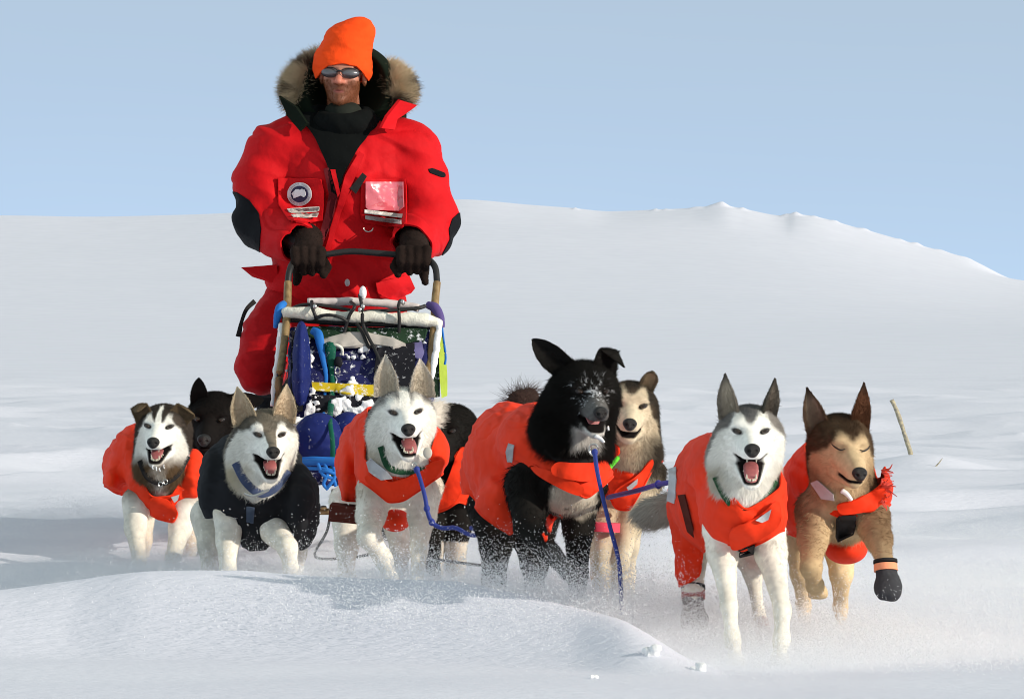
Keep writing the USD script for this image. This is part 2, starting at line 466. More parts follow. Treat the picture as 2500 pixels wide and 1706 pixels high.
set_data(_s['prim'], kind='structure', label='wind-packed snow field rising to a bare white hill')
import shapely
# ------------------------------------------------------------ dogs: implicit bodies, strands of fur, clipped coats
attr_nodes = lambda rough, sheen=0.0, spec=0.3: ({'a': ('attribute', {'attribute': 'col'}), 'p': ('principled_bsdf', {'roughness': rough, 'specular_ior_level': spec, 'sheen_weight': sheen})}, [('a.color', 'p.base_color')])
skin_mat = look('dog_skin', *attr_nodes(0.85, 0.0, 0.1))
fur_mat = look('dog_fur', *attr_nodes(0.7, 0.0, 0.06))
eye_mat = look('dog_eye', {'p': ('principled_bsdf', {'base_color': (0.018, 0.009, 0.004), 'roughness': 0.04, 'specular_ior_level': 0.7})})
lid_mat = plain('eyelid_skin', (0.014, 0.011, 0.010), 0.45)
nose_mat = plain('dog_nose', (0.008, 0.0065, 0.0065), 0.36, bump=0.6, bscale=900)
tongue_mat = plain('dog_tongue', (0.42, 0.13, 0.13), 0.32, 0.2, 120, bump=0.4, bscale=700, spec=0.5)
teeth_mat = plain('dog_teeth', (0.70, 0.64, 0.50), 0.3)
ice_mat = plain('ice', (0.82, 0.84, 0.86), 0.3, spec=0.5)
steel_mat = plain('steel', (0.62, 0.60, 0.56), 0.25, metal=1.0)
def fabric(name, col, rough=0.75, weave=1400.0, noise=0.10, frost=0.0):
    c = np.array(col)
    if frost:
        return look(name, {
            'g': ('geometry', {}), 'n': ('noise_texture', {'scale': 9.0, 'detail': 5.0}), 'n2': ('noise_texture', {'scale': 46.0, 'detail': 6.0, 'roughness': 0.7}), 'n3': ('noise_texture', {'scale': 38.0, 'detail': 3.0}),
            'r': ('rgb_ramp', {'ramp': [(0.3, tuple(c * (1 - noise))), (0.7, tuple(np.minimum(c * (1 + noise), 1)))]}),
            'f': ('rgb_ramp', {'ramp': [(0.64 - frost, (0, 0, 0)), (0.72 - frost, (1, 1, 1))]}), 'fv': ('rgb_to_bw', {}),
            'mx': ('mix_color', {'b': (0.72, 0.73, 0.76)}), 'b': ('bump', {'strength': 0.4, 'distance': 0.006}),
            'p': ('principled_bsdf', {'roughness': rough, 'specular_ior_level': 0.15})},
            [('g.position', 'n.vector'), ('g.position', 'n2.vector'), ('g.position', 'n3.vector'), ('n.fac', 'r.fac'), ('n2.fac', 'f.fac'), ('f.color', 'fv.color'), ('fv.val', 'mx.fac'), ('r.color', 'mx.a'), ('mx.result', 'p.base_color'), ('n3.fac', 'b.height'), ('b.normal', 'p.normal')])
    return look(name, {
        'g': ('geometry', {}), 'n': ('noise_texture', {'scale': 9.0, 'detail': 5.0}), 'n2': ('noise_texture', {'scale': weave, 'detail': 1.0}), 'n3': ('noise_texture', {'scale': 38.0, 'detail': 3.0}),
        'r': ('rgb_ramp', {'ramp': [(0.3, tuple(c * (1 - noise))), (0.7, tuple(np.minimum(c * (1 + noise), 1)))]}),
        'b': ('bump', {'strength': 0.35, 'distance': 0.006}), 'b2': ('bump', {'strength': 0.25, 'distance': 0.0008}),
        'p': ('principled_bsdf', {'roughness': rough, 'specular_ior_level': 0.10 if max(col) < 0.1 else 0.2})},
        [('g.position', 'n.vector'), ('g.position', 'n2.vector'), ('g.position', 'n3.vector'), ('n.fac', 'r.fac'), ('r.color', 'p.base_color'), ('n3.fac', 'b.height'), ('n2.fac', 'b2.height'), ('b.normal', 'b2.normal'), ('b2.normal', 'p.normal')])
orange_mat = fabric('orange_nylon', (0.78, 0.036, 0.006))
black_fleece = fabric('black_fleece', (0.016, 0.017, 0.020), 0.9)
web_mat = fabric('dark_webbing', (0.02, 0.018, 0.018), 0.7)
refl_mat = plain('reflective_patch', (0.42, 0.42, 0.44), 0.35, 0.15, 300)
brown_mat = fabric('brown_lining', (0.085, 0.022, 0.016), 0.8)
boot_mat = fabric('dog_boot', (0.045, 0.045, 0.05), 0.85)
peach_mat = fabric('peach_cuff', (0.80, 0.30, 0.16), 0.8)
rope_blue = fabric('blue_rope', (0.03, 0.05, 0.26), 0.6, 500)
rope_bright = fabric('bright_blue_rope', (0.02, 0.16, 0.52), 0.6, 500)
rope_green = fabric('green_rope', (0.12, 0.62, 0.03), 0.6, 500)

def mixc(a, b, t):
    t = np.clip(t, 0, 1)[:, None]
    return np.asarray(a, float) * (1 - t) + np.asarray(b, float) * t
def soft(x, w):
    return np.clip(0.5 + x / (2 * w), 0, 1)

def front_depth(fields, x, z, sigma=0.0):
    """Nearest surface (smallest y) of the fields above each (x, z)."""
    best = np.full(np.shape(x), np.inf)
    for F in fields:
        if isinstance(F, trimesh.Trimesh):
            n = meshkit.arrays(F, True)[2]
            v = np.asarray(F.vertices)[n[:, 1] < 0.15]
            q = np.stack([x, z], -1)
            d, i = cKDTree(v[:, [0, 2]]).query(q, k=8)
            yy = np.where(d < 0.014, v[i, 1], np.inf)
            best = np.minimum(best, yy.min(-1))
            continue
        s = F.f < 0
        hit = s.any(1)
        j = s.argmax(1)
        j0 = np.maximum(j - 1, 0)
        I, K = np.indices(j.shape)
        a, b = F.f[I, j0, K], F.f[I, j, K]
        y = F.lo[1] + F.h * (j0 + np.where(j > 0, a / np.maximum(a - b, 1e-6), 0))
        y = np.where(hit, y, np.nan)
        u = (x - F.lo[0]) / F.h; w = (z - F.lo[2]) / F.h
        i0 = np.floor(u).astype(int); k0 = np.floor(w).astype(int)
        ok = (i0 >= 0) & (k0 >= 0) & (i0 < j.shape[0] - 1) & (k0 < j.shape[1] - 1)
        i0 = np.clip(i0, 0, j.shape[0] - 2); k0 = np.clip(k0, 0, j.shape[1] - 2)
        fu, fw = u - i0, w - k0
        v = (y[i0, k0] * (1 - fu) * (1 - fw) + y[i0 + 1, k0] * fu * (1 - fw) + y[i0, k0 + 1] * (1 - fu) * fw + y[i0 + 1, k0 + 1] * fu * fw)
        v2 = np.nanmin(np.stack([y[i0, k0], y[i0 + 1, k0], y[i0, k0 + 1], y[i0 + 1, k0 + 1]]), 0) if True else v
        v = np.where(np.isnan(v), v2, v)
        v = np.where(ok & ~np.isnan(v), v, np.inf)
        best = np.minimum(best, v)
    return best

def cornered(poly, n):
    p = np.array(poly, float)
    for _ in range(n):
        q = np.roll(p, -1, 0)
        p = np.stack([.8 * p + .2 * q, .2 * p + .8 * q], 1).reshape(-1, 2)
    return p

def applique(fields, poly_px, D, off=0.006, thick=0.005, res=0.010, relax=3, hole=None):
    """A piece of cloth cut to a polygon (surveyed in the photograph at distance D) and laid on whatever surface stands there."""
    from scipy.spatial import Delaunay
    pw = P(*np.array(poly_px, float).T, D)
    poly = shapely.Polygon(pw[:, [0, 2]])
    if hole is not None:
        hw = P(*np.array(hole, float).T, D)
        poly = poly.difference(shapely.Polygon(hw[:, [0, 2]]))
    ring = shapely.segmentize(poly, res)
    pts = [np.array(ring.exterior.coords)[:-1]] + [np.array(r.coords)[:-1] for r in ring.interiors]
    x0, z0, x1, z1 = poly.bounds
    gx, gz = np.meshgrid(np.arange(x0 + res / 2, x1, res), np.arange(z0 + res / 2, z1, res))
    g = np.stack([gx.ravel(), gz.ravel()], 1)
    inn = poly.buffer(-res * 0.45)
    g = g[shapely.contains_xy(inn, g[:, 0], g[:, 1])]
    p = np.vstack(pts + [g])
    t = Delaunay(p).simplices
    c = p[t].mean(1)
    t = t[shapely.contains_xy(poly, c[:, 0], c[:, 1])]
    y = front_depth(fields, p[:, 0], p[:, 1])
    fin = np.isfinite(y)
    if not fin.all():
        near = cKDTree(p[fin]).query(p[~fin])[1]
        y[~fin] = y[fin][near] + 0.01
    e = np.vstack([t[:, [0, 1]], t[:, [1, 2]], t[:, [2, 0]]]); e = np.vstack([e, e[:, ::-1]])
    cnt = np.maximum(np.bincount(e[:, 0], minlength=len(p)), 1)
    for _ in range(relax):
        y = np.minimum(y, 0.5 * y + 0.5 * np.bincount(e[:, 0], weights=y[e[:, 1]], minlength=len(p)) / cnt)
    v = np.stack([p[:, 0], y - off, p[:, 1]], 1)
    m = trimesh.Trimesh(v, t, process=False)
    n = meshkit.arrays(m, True)[2]
    if n[:, 1].mean() > 0:
        m = trimesh.Trimesh(v, t[:, ::-1], process=False)
    return thicken(m, thick)

def ear_mesh(base, tip, width, facing, cup=0.35, fold=None, t=0.007, pointed=True):
    """An ear as a cupped leaf. fold = (where along the ear, new direction, share): bends the outer part that way. Returns mesh and, per vertex, 1 on the hollow inner side."""
    base, tip = np.asarray(base, float), np.asarray(tip, float)
    L = np.linalg.norm(tip - base); ax = (tip - base) / L
    f = np.asarray(facing, float); f = unit(f - ax * (f @ ax)); w = np.cross(ax, f)
    nv, nu = 15, 11
    width = width * 1.12
    vs = np.linspace(-0.40, 1, nv); us = np.linspace(-1, 1, nu)
    C, A, Fn = [], [], []
    pos = base + ax * L * vs[0]; last = vs[0]
    for v in vs:
        d, nf = ax, f
        if fold is not None:
            k = float(np.clip((v - fold[0]) / 0.18, 0, 1))
            d = unit(ax * (1 - k) + np.asarray(fold[1], float) * k)
            nf = unit(f - d * (f @ d)) if k == 0 else unit(np.cross(w, d)) * (1 if np.cross(w, d) @ f > -2 else -1)
            if k == 0: nf = f
        pos = pos + d * L * (v - last); last = v
        C.append(pos); A.append(d); Fn.append(nf)
    C, Fn = np.array(C), np.array(Fn)
    vv = np.clip(vs, 0, 1)
    hw = width / 2 * np.where(vs < 0, 1.0 - 0.15 * vs, (1 - vv ** (1.25 if pointed else 2.0)) ** (0.85 if pointed else 0.6) * (1 + 0.10 * np.sin(vv * math.pi)))
    hw = np.maximum(hw, 0.0025)
    U, V = np.meshgrid(us, np.arange(nv)); 
    mid = C[V] + w * (hw[V] * U)[..., None]
    dep = cup * hw[V] * (U ** 2) * 1.0
    th = t * (1 - 0.75 * U ** 2) * (1 - 0.5 * vv[V])
    fr = mid + Fn[V] * dep[..., None]
    bk = fr - Fn[V] * (th + 0.001)[..., None]
    n = nv * nu
    i, j = np.meshgrid(np.arange(nv - 1), np.arange(nu - 1), indexing='ij')
    q = np.stack([i * nu + j, i * nu + j + 1, (i + 1) * nu + j + 1, (i + 1) * nu + j], -1).reshape(-1, 4)
    qb = q[:, ::-1] + n
    edge = np.concatenate([np.arange(nu), np.arange(1, nv) * nu + nu - 1, (nv - 1) * nu + np.arange(nu - 2, -1, -1), np.arange(nv - 2, 0, -1) * nu])
    e2 = np.roll(edge, -1)
    qr = np.stack([e2, edge, edge + n, e2 + n], 1)
    q = np.vstack([q, qb, qr])
    m = trimesh.Trimesh(np.vstack([fr.reshape(-1, 3), bk.reshape(-1, 3)]), np.vstack([q[:, [0, 1, 2]], q[:, [0, 2, 3]]]), process=False)
    m.fix_normals()
    inner = np.concatenate([np.where(np.abs(U.ravel()) < 0.8, 1.0, 0.35), np.zeros(n)])
    along = np.concatenate([vv[V].ravel()] * 2)
    return m, inner, along

def paw_shapes(p, toward=(0, -1, 0), s=1.0):
    t = unit(np.asarray(toward, float)); side = unit(np.cross(t, [0, 0, 1.0]))
    out = [Ell(p + t * 0.012 * s, np.array([0.026, 0.034, 0.020]) * s)]
    for k in (-1.5, -0.5, 0.5, 1.5):
        out.append(Ell(p + t * (0.036 - 0.006 * abs(k)) * s + side * 0.0125 * k * s - np.array([0, 0, 0.006 * s]), np.array([0.0095, 0.016, 0.0115]) * s))
    return out

def grow_fur(parent, name, m, col, length, dirs, n, rng, keep=None, width=0.0011, pts=4, curl=0.25, lift=0.5):
    """Strands on a mesh: per-vertex colour, length and lie (a vector; the skin normal is mixed in)."""
    v, f = np.asarray(m.vertices), np.asarray(m.faces)
    nrm = meshkit.arrays(m, True)[2]
    tri = v[f]; cr = np.cross(tri[:, 1] - tri[:, 0], tri[:, 2] - tri[:, 0])
    area = np.linalg.norm(cr, axis=1) / 2
    fn = cr / np.maximum(2 * area, 1e-12)[:, None]
    w = area * np.where(fn[:, 1] > 0.35, 0.35, 1.0) * (length[f].mean(1) > 0.0005)
    if keep is not None:
        w = w * keep[f].all(1)
    if w.sum() <= 0:
        return None
    pick = rng.choice(len(f), n, p=w / w.sum())
    b = rng.dirichlet((1, 1, 1), n)
    mixv = lambda a: np.einsum('nk,nk...->n...', b, a[f[pick]])
    root, c, L, d, nn = mixv(v), mixv(col), mixv(length), mixv(dirs), unit(mixv(nrm))
    L = L * rng.uniform(0.6, 1.25, n)
    lie = unit(d - nn * (d * nn).sum(1, keepdims=True) + rng.normal(0, curl, (n, 3)))
    d0 = unit(nn * lift + lie * 0.6); d1 = unit(nn * 0.3 * lift + lie)
    s = np.linspace(0, 1, pts)
    P3 = root[:, None] - nn[:, None] * 0.0015 + L[:, None, None] * (d0[:, None] * (s - 0.5 * s ** 2)[None, :, None] + d1[:, None] * (0.5 * s ** 2 + 0.12 * s)[None, :, None])
    W = width * rng.uniform(0.8, 1.25, n)[:, None] * (1 - 0.85 * s ** 1.5)[None, :]
    c = np.clip(c * rng.uniform(0.8, 1.18, (n, 1)), 0, 1)
    return curves(parent, name, P3, W, fur_mat, c)

def poly_mesh_sphere(c, r, R=None, sub=3):
    m = trimesh.creation.icosphere(sub, 1.0)
    v = np.asarray(m.vertices) * np.broadcast_to(r, (3,))
    if R is not None:
        v = v @ np.asarray(R).T
    return trimesh.Trimesh(v + np.asarray(c), m.faces, process=False)

HEAD_H, BODY_H = 0.0042, 0.0085
def make_dog(S):
    rng = np.random.default_rng(S['seed'])
    D, hs = S['D'], S.get('hs', 1.0)
    s = FPX / D
    pt = lambda px, py, dy=0.0: P(px, py, D + dy)
    O = pt(*S['eyes'], 0.0)
    R = rot(*S['turn'])
    H = lambda *q: O + R @ (np.asarray(q, float) * hs)
    loc = pt(S['ground'][0], S['ground'][1], 0.15); loc[2] = float(ground(loc[0], loc[1]))
    dog = thing('dog', S['label'], 'dog', loc)
    # ---- head
    a = math.radians(S.get('mouth', 0))
    hinge = np.array([0, 0.045, -0.058])
    def jaw(q):
        q = np.asarray(q, float) - hinge
        c, n = math.cos(a), math.sin(a)
        return hinge + np.array([q[0], q[1] * c - q[2] * n, q[2] * c + q[1] * n])
    cheek, mz = S.get('cheek', 0.74), S.get('muzzle', 1.0)
    E = lambda c, r, k=0.02: (Ell(H(*c), np.array(r) * hs, R), k * hs)
    C = lambda p, q, ra, rb, k=0.02: (Cone(H(*p), H(*q), ra * hs, rb * hs), k * hs)
    hp = [E((0, 0.080, 0.000), (0.060, 0.078, 0.050)), E((0, 0.036, 0.010), (0.048, 0.048, 0.037)),
          E((0.033, 0.012, 0.013), (0.022, 0.020, 0.015)), E((-0.033, 0.012, 0.013), (0.022, 0.020, 0.015)),
          E((0.042 * cheek, 0.058, -0.036), (0.040, 0.050, 0.048), 0.03), E((-0.042 * cheek, 0.058, -0.036), (0.040, 0.050, 0.048), 0.03),
          C((0, 0.012, -0.020), (0, -0.090 * mz, -0.043), 0.036, 0.021, 0.02),
          C((0.017, 0.005, -0.042), (0.012, -0.080 * mz, -0.056), 0.030, 0.017, 0.015), C((-0.017, 0.005, -0.042), (-0.012, -0.080 * mz, -0.056), 0.030, 0.017, 0.015),
          E((0, 0.075, -0.070), (0.048, 0.050, 0.038), 0.03)]
    lo = np.min([x.box()[0] for x, _ in hp], 0); hi = np.max([x.box()[1] for x, _ in hp], 0)
    neck0 = H(0, 0.110, -0.030)
    necks = []
    for n in S['neck']:                       # round cones from the skull down: (px, py, dy, r0, r1)
        necks.append((Cone(neck0 if len(n) == 5 else pt(n[5], n[6], n[7] + 0.08), pt(n[0], n[1], n[2] + (0.09 if len(n) == 5 else 0.075)), (n[3] - (0.022 if len(n) == 5 else 0.012)) * hs, (n[4] - 0.010) * hs), 0.04))
    jt = jaw((0, -0.074 * mz, -0.078))
    lo, hi = np.minimum(lo, H(*jt) - 0.04), np.maximum(hi, H(*jt) + 0.04)
    for x, _ in necks:
        lo, hi = np.minimum(lo, x.box()[0]), np.maximum(hi, x.box()[1])
    F = Field(lo - 0.03, hi + 0.03, HEAD_H)
    for x, k in hp:
        F.put(x, k)
    for x, k in necks:
        F.put(x, k)
    jb = [(0.031, 0.012, -0.080), (-0.031, 0.012, -0.080)]
    F.put(Cone(H(*jaw(jb[0])), H(*jaw((0.009, -0.072 * mz, -0.077))), 0.017 * hs, 0.0125 * hs), 0.015 * hs)
    F.put(Cone(H(*jaw(jb[1])), H(*jaw((-0.009, -0.072 * mz, -0.077))), 0.017 * hs, 0.0125 * hs), 0.015 * hs)
    F.put(Cone(H(*jaw((0, 0.02, -0.088))), H(*jaw((0, -0.065 * mz, -0.083))), 0.022 * hs, 0.013 * hs), 0.02 * hs)
    for sx in (-1, 1):
        F.put(Ell(H(sx * 0.037, -0.020, -0.001), np.array([0.015, 0.010, 0.009]) * hs, R), 0.012 * hs, cut=True)
    # mouth: the wedge between the jaws, with the line of the lips
    ec = unit(np.array([0, -0.074, -0.0075])); eo = unit(jaw((0, -0.074, -0.078 + 0.0065)) - hinge)
    un = np.array([0, ec[2], -ec[1]]); un = un * np.sign(un[2]); ln = np.array([0, eo[2], -eo[1]]); ln = ln * np.sign(ln[2])
    hh = hinge + np.array([0, 0, -0.002])
    lipw = 0.0455 if a > 0.25 else 0.034
    planes = [(un, un @ hh + 0.001), (-ln, -(ln @ hh) + 0.0 + (0.0015 if a < 0.08 else -0.001)), (np.array([0, 1.0, 0]), S.get('corner', 0.010)),
              (unit([1, -0.10, 0]), lipw), (unit([-1, -0.10, 0]), lipw)]
    wp = [(R @ n, c * hs + (R @ n) @ O) for n, c in planes]
    mouth = Poly(wp, H(0, -0.05, -0.09) - 0.11 * hs, H(0, -0.05, -0.09) + 0.11 * hs)
    F.put(mouth, 0.006 * hs, cut=True)
    hm = smoothed(F.mesh(), 2)
    # ---- ears join the head mesh
    ears = []
    for e in S['ears']:
        fold = e.get('fold')
        m, inner, along = ear_mesh(pt(*e['base']), pt(*e['tip']), e['w'] / s, R @ np.array(e.get('face', (0, -1, 0.1))), e.get('cup', 0.35), fold, pointed=e.get('pointed', fold is None))
        ears.append((m, inner, along))
    # ---- trunk, coat and legs
    tr = []
    for t in S['trunk']:
        if t[0] == 'E':
            tr.append(lambda g, t=t: (Ell(pt(t[1], t[2], t[3] + 0.07), np.array(t[4:7]) + g), 0.05))
        else:
            tr.append(lambda g, t=t: (Cone(pt(t[1], t[2], t[3] + 0.07), pt(t[5], t[6], t[7] + 0.07), t[4] + g, t[8] + g), 0.04))
    legs = []
    for L in S['legs']:
        nj = len(L['j']); j = [pt(x, y, dy + (0.11 if i == 0 else 0.055 if i == 1 and nj > 3 else 0.0)) for i, (x, y, dy, r) in enumerate(L['j'])]; r = [q[3] * (0.93 if i == 0 else 0.77) for i, q in enumerate(L['j'])]
        for k in range(len(j) - 1):
            legs.append((Cone(j[k], j[k + 1], r[k], r[k + 1]), 0.022))
        if L.get('paw', True):
            legs += [(x, 0.008) for x in paw_shapes(j[-1], L.get('to', (0.1, -1, -0.25)), L.get('ps', 1.0))]
    tail = []
    if 'tail' in S:
        tp = [pt(x, y, dy) for x, y, dy, r in S['tail']]
        tail = [(Cone(tp[k], tp[k + 1], S['tail'][k][3], S['tail'][k + 1][3]), 0.03) for k in range(len(tp) - 1)]
    inset = -0.022 if S.get('coat') else 0.0
    bodyparts = [t(inset) for t in tr] + legs + tail + necks
    lo = np.min([x.box()[0] for x, _ in bodyparts], 0) - 0.03; hi = np.max([x.box()[1] for x, _ in bodyparts], 0) + 0.03
    B = Field(lo, hi, BODY_H)
    for x, k in bodyparts:
        B.put(x, k)
    bm = smoothed(B.mesh(), 2)
    coatF, keepf = None, None
    if S.get('coat'):
        K = S['coat']
        ct = [t(0.0) for t in tr]
        for t in K.get('extra', []):
            ct.append((Cone(pt(*t[1:4]), pt(*t[5:8]), t[4], t[8]), 0.03) if t[0] == 'C' else (Ell(pt(t[1], t[2], t[3]), t[4:7]), 0.03))
        lo = np.min([x.box()[0] for x, _ in ct], 0) - 0.05; hi = np.max([x.box()[1] for x, _ in ct], 0) + 0.05
        coatF = Field(lo, hi, 0.0070)
        for x, k in ct:
            coatF.put(x, k)
        hem = P(*np.array(K['hem'], float).T, D + 0.2)
        open_ = shapely.Polygon(P(*np.array(K['open'], float).T, D + 0.1)[:, [0, 2]]) if 'open' in K else None
        holes = [Ell(pt(h[0], h[1], h[2]), h[3:6]) for h in K.get('holes', [])]
        def keepf(p):
            val = p[:, 2] - np.interp(p[:, 0], hem[:, 0], hem[:, 2])
            for h in holes:
                val = np.minimum(val, h(p[:, 0], p[:, 1], p[:, 2]))
            if open_ is not None:
                sd = shapely.distance(open_, shapely.points(p[:, 0], p[:, 2])) - shapely.distance(open_.exterior, shapely.points(p[:, 0], p[:, 2])) * shapely.contains_xy(open_, p[:, 0], p[:, 2])
                val = np.where(p[:, 1] < D + 0.34, np.minimum(val, sd), val)
            if 'back' in K:
                val = np.where(p[:, 1] > D + K['back'][0], p[:, 2] - K['back'][1], val)
            return val
        cm = smoothed(coatF.mesh(), 3)
        v = np.array(cm.vertices); n = meshkit.arrays(cm, True)[2]
        fo = K.get('fold', 0.0135)
        w1 = meshkit.fbm(v * [9, 6, 9] + S['seed'], 3, 7) - 0.5
        w2 = 1 - 2 * np.abs(meshkit.fbm(v * [16, 7, 7] + S['seed'] * 3.1, 3, 17) - 0.5) - 0.75
        w3 = 1 - 2 * np.abs(meshkit.fbm(v * [11, 4, 22] + S['seed'] * 1.7 + 0.35 * v[:, [2, 0, 0]] * 20, 2, 27) - 0.5) - 0.8
        w4 = -np.exp(-((meshkit.fbm(v * [7, 4, 10] + S['seed'] * 2.3, 2, 37) - .5) / .022) ** 2)
        v = v + n * (fo * (1.0 * w1 + 0.8 * w2 + 0.9 * w3) + 0.003 * w4)[:, None]
        cm = clip_mesh(trimesh.Trimesh(v, cm.faces, process=False), keepf(v) + 0.006 * (meshkit.noise(v * 14) - 0.5))
        coatM = cm
        _rim = rims(cm, .0034)
        cp = part(dog, 'coat', thicken(cm, 0.006), K['mat'], smooth=50, label=K.get('label'))
        for t_ in _rim:
            part(cp, 'binding', t_, K['mat'], smooth=True)
        for a_ in K.get('flaps', []):
            part(cp, a_.get('name', 'chest_flap'), applique([coatM, B] + ([F] if a_.get('over') else []), cornered(a_['poly'], 2 if 'mat' not in a_ else 0), D + a_.get('dy', 0.1), a_.get('off', 0.016), a_.get('t', 0.007), a_.get('res', 0.008), a_.get('relax', 10)), a_['mat'] if 'mat' in a_ else K['mat'], smooth=50)
    # ---- colours
    nose = H(0, -0.112 * mz, -0.044)
    def headcol(p, inner=None, along=None, bare=False):
        q = (p - O) @ R / hs
        c = S['paint'](q, p)
        md = mouth(p[:, 0], p[:, 1], p[:, 2]) / hs
        if a > 0.1 and not bare:
            c = mixc(c, (0.012, 0.009, 0.009), soft(0.0032 - md, 0.0016))
            c = mixc(c, (0.10, 0.022, 0.022), soft(-0.004 - md, 0.003) * soft(-0.045 - q[:, 1] * -1 - 0.02, 0.03) * 0)
        elif not bare:
            c = mixc(c, (0.012, 0.009, 0.009), soft(0.0040 - np.abs(md), 0.0020) * soft(-q[:, 1] + 0.01, 0.01))
        ed = np.sqrt(((np.abs(q[:, 0]) - 0.037) / 0.0145) ** 2 + ((q[:, 2] - 0.000 - 0.30 * (np.abs(q[:, 0]) - 0.037)) / 0.0078) ** 2)
        if not S.get('shut'):
            c = mixc(c, (0.012, 0.010, 0.010), soft(1.0 - ed, 0.22) * (q[:, 1] < 0.03))
        return c, md, q
    hv = np.asarray(hm.vertices)
    hc, md, q = headcol(hv)
    hn = meshkit.arrays(hm, True)[2]
    dn = np.linalg.norm((q - np.array([0, -0.11 * mz, -0.045])), axis=1)
    hl = 0.0034 + 0.0070 * np.clip((dn - 0.05) / 0.13, 0, 1) ** 1.3
    hl = hl + 0.005 * soft(np.abs(q[:, 0]) - 0.070, 0.02) * soft(0.02 - q[:, 2], 0.02) + 0.012 * soft(-q[:, 2] - 0.13, 0.04) * soft(q[:, 1] - 0.03, 0.03)
    hl = hl * S.get('fluff', 1.0)
    ed = np.sqrt(((np.abs(q[:, 0]) - 0.037) / 0.0155) ** 2 + (q[:, 2] / 0.0090) ** 2)
    bare = (md < 0.004) & (a > 0.1) | (dn < 0.022) | ((ed < 1) & (q[:, 1] < 0.02))
    hl = np.where(bare, 0.0, hl)
    flow = q - np.array([0, -0.13, -0.02]); flow[:, 2] -= 0.04 + 0.10 * np.clip(q[:, 1] / 0.1, 0, 1.5); flow = unit(flow) @ R.T
    # body colour and fur length
    bv = np.asarray(bm.vertices)
    bc = S['paint']((bv - O) @ R / hs, bv)
    if 'bodypaint' in S:
        bc = S['bodypaint'](bv, bc, pt)
    bz = (bv[:, 2] - ground(bv[:, 0], bv[:, 1]))
    bl = 0.005 + 0.011 * np.clip((bz - 0.22) / 0.22, 0, 1)
    bflow = np.zeros_like(bv) + np.array([0, 0.25, -1.0])
    if tail:
        td = np.min([x(bv[:, 0], bv[:, 1], bv[:, 2]) for x, _ in tail], 0)
        on = td < 0.012
        bl = np.where(on, 0.034, bl)
        bc[on] = S.get('tailcol', (0.3, 0.28, 0.26))
        bflow[on] = unit(tp[-1] - tp[0]) * 0.8 + np.array([0, 0, -0.6])
    # parts: body (one surface with head and ears), fur, eyes, nose, tongue, teeth
    em, ec_ = [], []
    for (m, inner, along), e in zip(ears, S['ears']):
        em.append(m)
        outc, inc = np.array(e.get('out', S['earout'])), np.array(e.get('in', S['earin']))
        c = outc * (1 - inner[:, None]) + inc * inner[:, None]
        tipc = np.array(e.get('tipc', outc))
        c = mixc(c, tipc, soft(along - 0.72, 0.15) * 0.9)
        ec_.append(c)
    allm = join(hm, bm, *em)
    allc = np.vstack([hc, bc] + ec_)
    rngc = meshkit.fbm(np.asarray(allm.vertices) * 90, 2, 3)[:, None]
    body = part(dog, 'body', allm, skin_mat, color=np.clip(allc * (0.8 + 0.4 * rngc), 0, 1))
    def clear(v):
        ok = np.ones(len(v), bool)
        if coatF is not None:
            ok &= ~((coatF.at(v) < 0.004) & (keepf(v) > -0.004))
        return ok
    inB = B.at(hv) if False else None
    grow_fur(dog, 'head_fur', hm, hc, hl, flow, int(S.get('nh', 26000)), rng, keep=clear(hv), width=0.0009 * hs)
    bkeep = clear(bv) & (F.at(bv) > -0.004)
    for L in S['legs']:
        if L.get('boot'):
            e = pt(*L['j'][-1][:3]); bkeep &= np.linalg.norm(bv - e, axis=1) > 0.075
    grow_fur(dog, 'body_fur', bm, bc, bl * S.get('fluff', 1.0), bflow, int(S.get('nb', 20000)), rng, keep=bkeep, width=0.0010, lift=0.28)
    for (m, inner, along), c in zip(ears, ec_):
        ax = unit(np.asarray(m.vertices)[-1] - np.asarray(m.vertices)[0])
        grow_fur(dog, 'ear_fur', m, c, np.where(inner > 0.5, 0.010, 0.011) * (1 - 0.7 * along), np.zeros((len(c), 3)) + unit(m.vertices[14 * 11 + 5] - m.vertices[5]), 2600, rng, width=0.0010)
    for sx in (-1, 1):
        if S.get('shut'):
            q0 = [(sx * 0.020, -0.0165, -0.003), (sx * 0.034, -0.018, -0.0055), (sx * 0.047, -0.008, -0.001), (sx * 0.054, 0.003, 0.004)]
            part(dog, 'eyelid', tube([H(*x) for x in q0], [0.0010 * hs, 0.0023 * hs, 0.0023 * hs, 0.0010 * hs], 8, 14), lid_mat)
            continue
        if sx in S.get('noeye', ()):
            continue
        tilt = np.array([[math.cos(0.25 * sx), 0, math.sin(-0.25 * sx) * -1], [0, 1, 0], [-math.sin(0.25 * sx) * 1, 0, math.cos(0.25 * sx)]])
        Re = R @ tilt.T
        part(dog, 'eye_rim', poly_mesh_sphere(H(sx * 0.0365, -0.0095, -0.0005), np.array([0.0124, 0.0075, 0.0070]) * hs, Re), lid_mat, smooth=True)
        part(dog, 'eye', poly_mesh_sphere(H(sx * 0.0362, -0.0125, -0.0005), np.array([0.0082, 0.0072, 0.0060]) * hs, Re), S.get('eye_mat', eye_mat), smooth=True)
    # nose with nostrils
    nf = Field(nose - 0.05, nose + 0.05, 0.002)
    nf.put(Ell(nose + R @ np.array([0, 0.004, 0.001]) * hs, np.array([0.0215, 0.016, 0.0165]) * hs, R), 0.008)
    nf.put(Ell(nose + R @ np.array([0, -0.004, -0.010]) * hs, np.array([0.012, 0.010, 0.010]) * hs, R), 0.010)
    for sx in (-1, 1):
        nf.put(Ell(nose + R @ np.array([sx * 0.0105, -0.0125, -0.002]) * hs, np.array([0.0048, 0.007, 0.0036]) * hs, R), 0.003, cut=True)
    part(dog, 'nose', nf.mesh(), nose_mat, smooth=True)
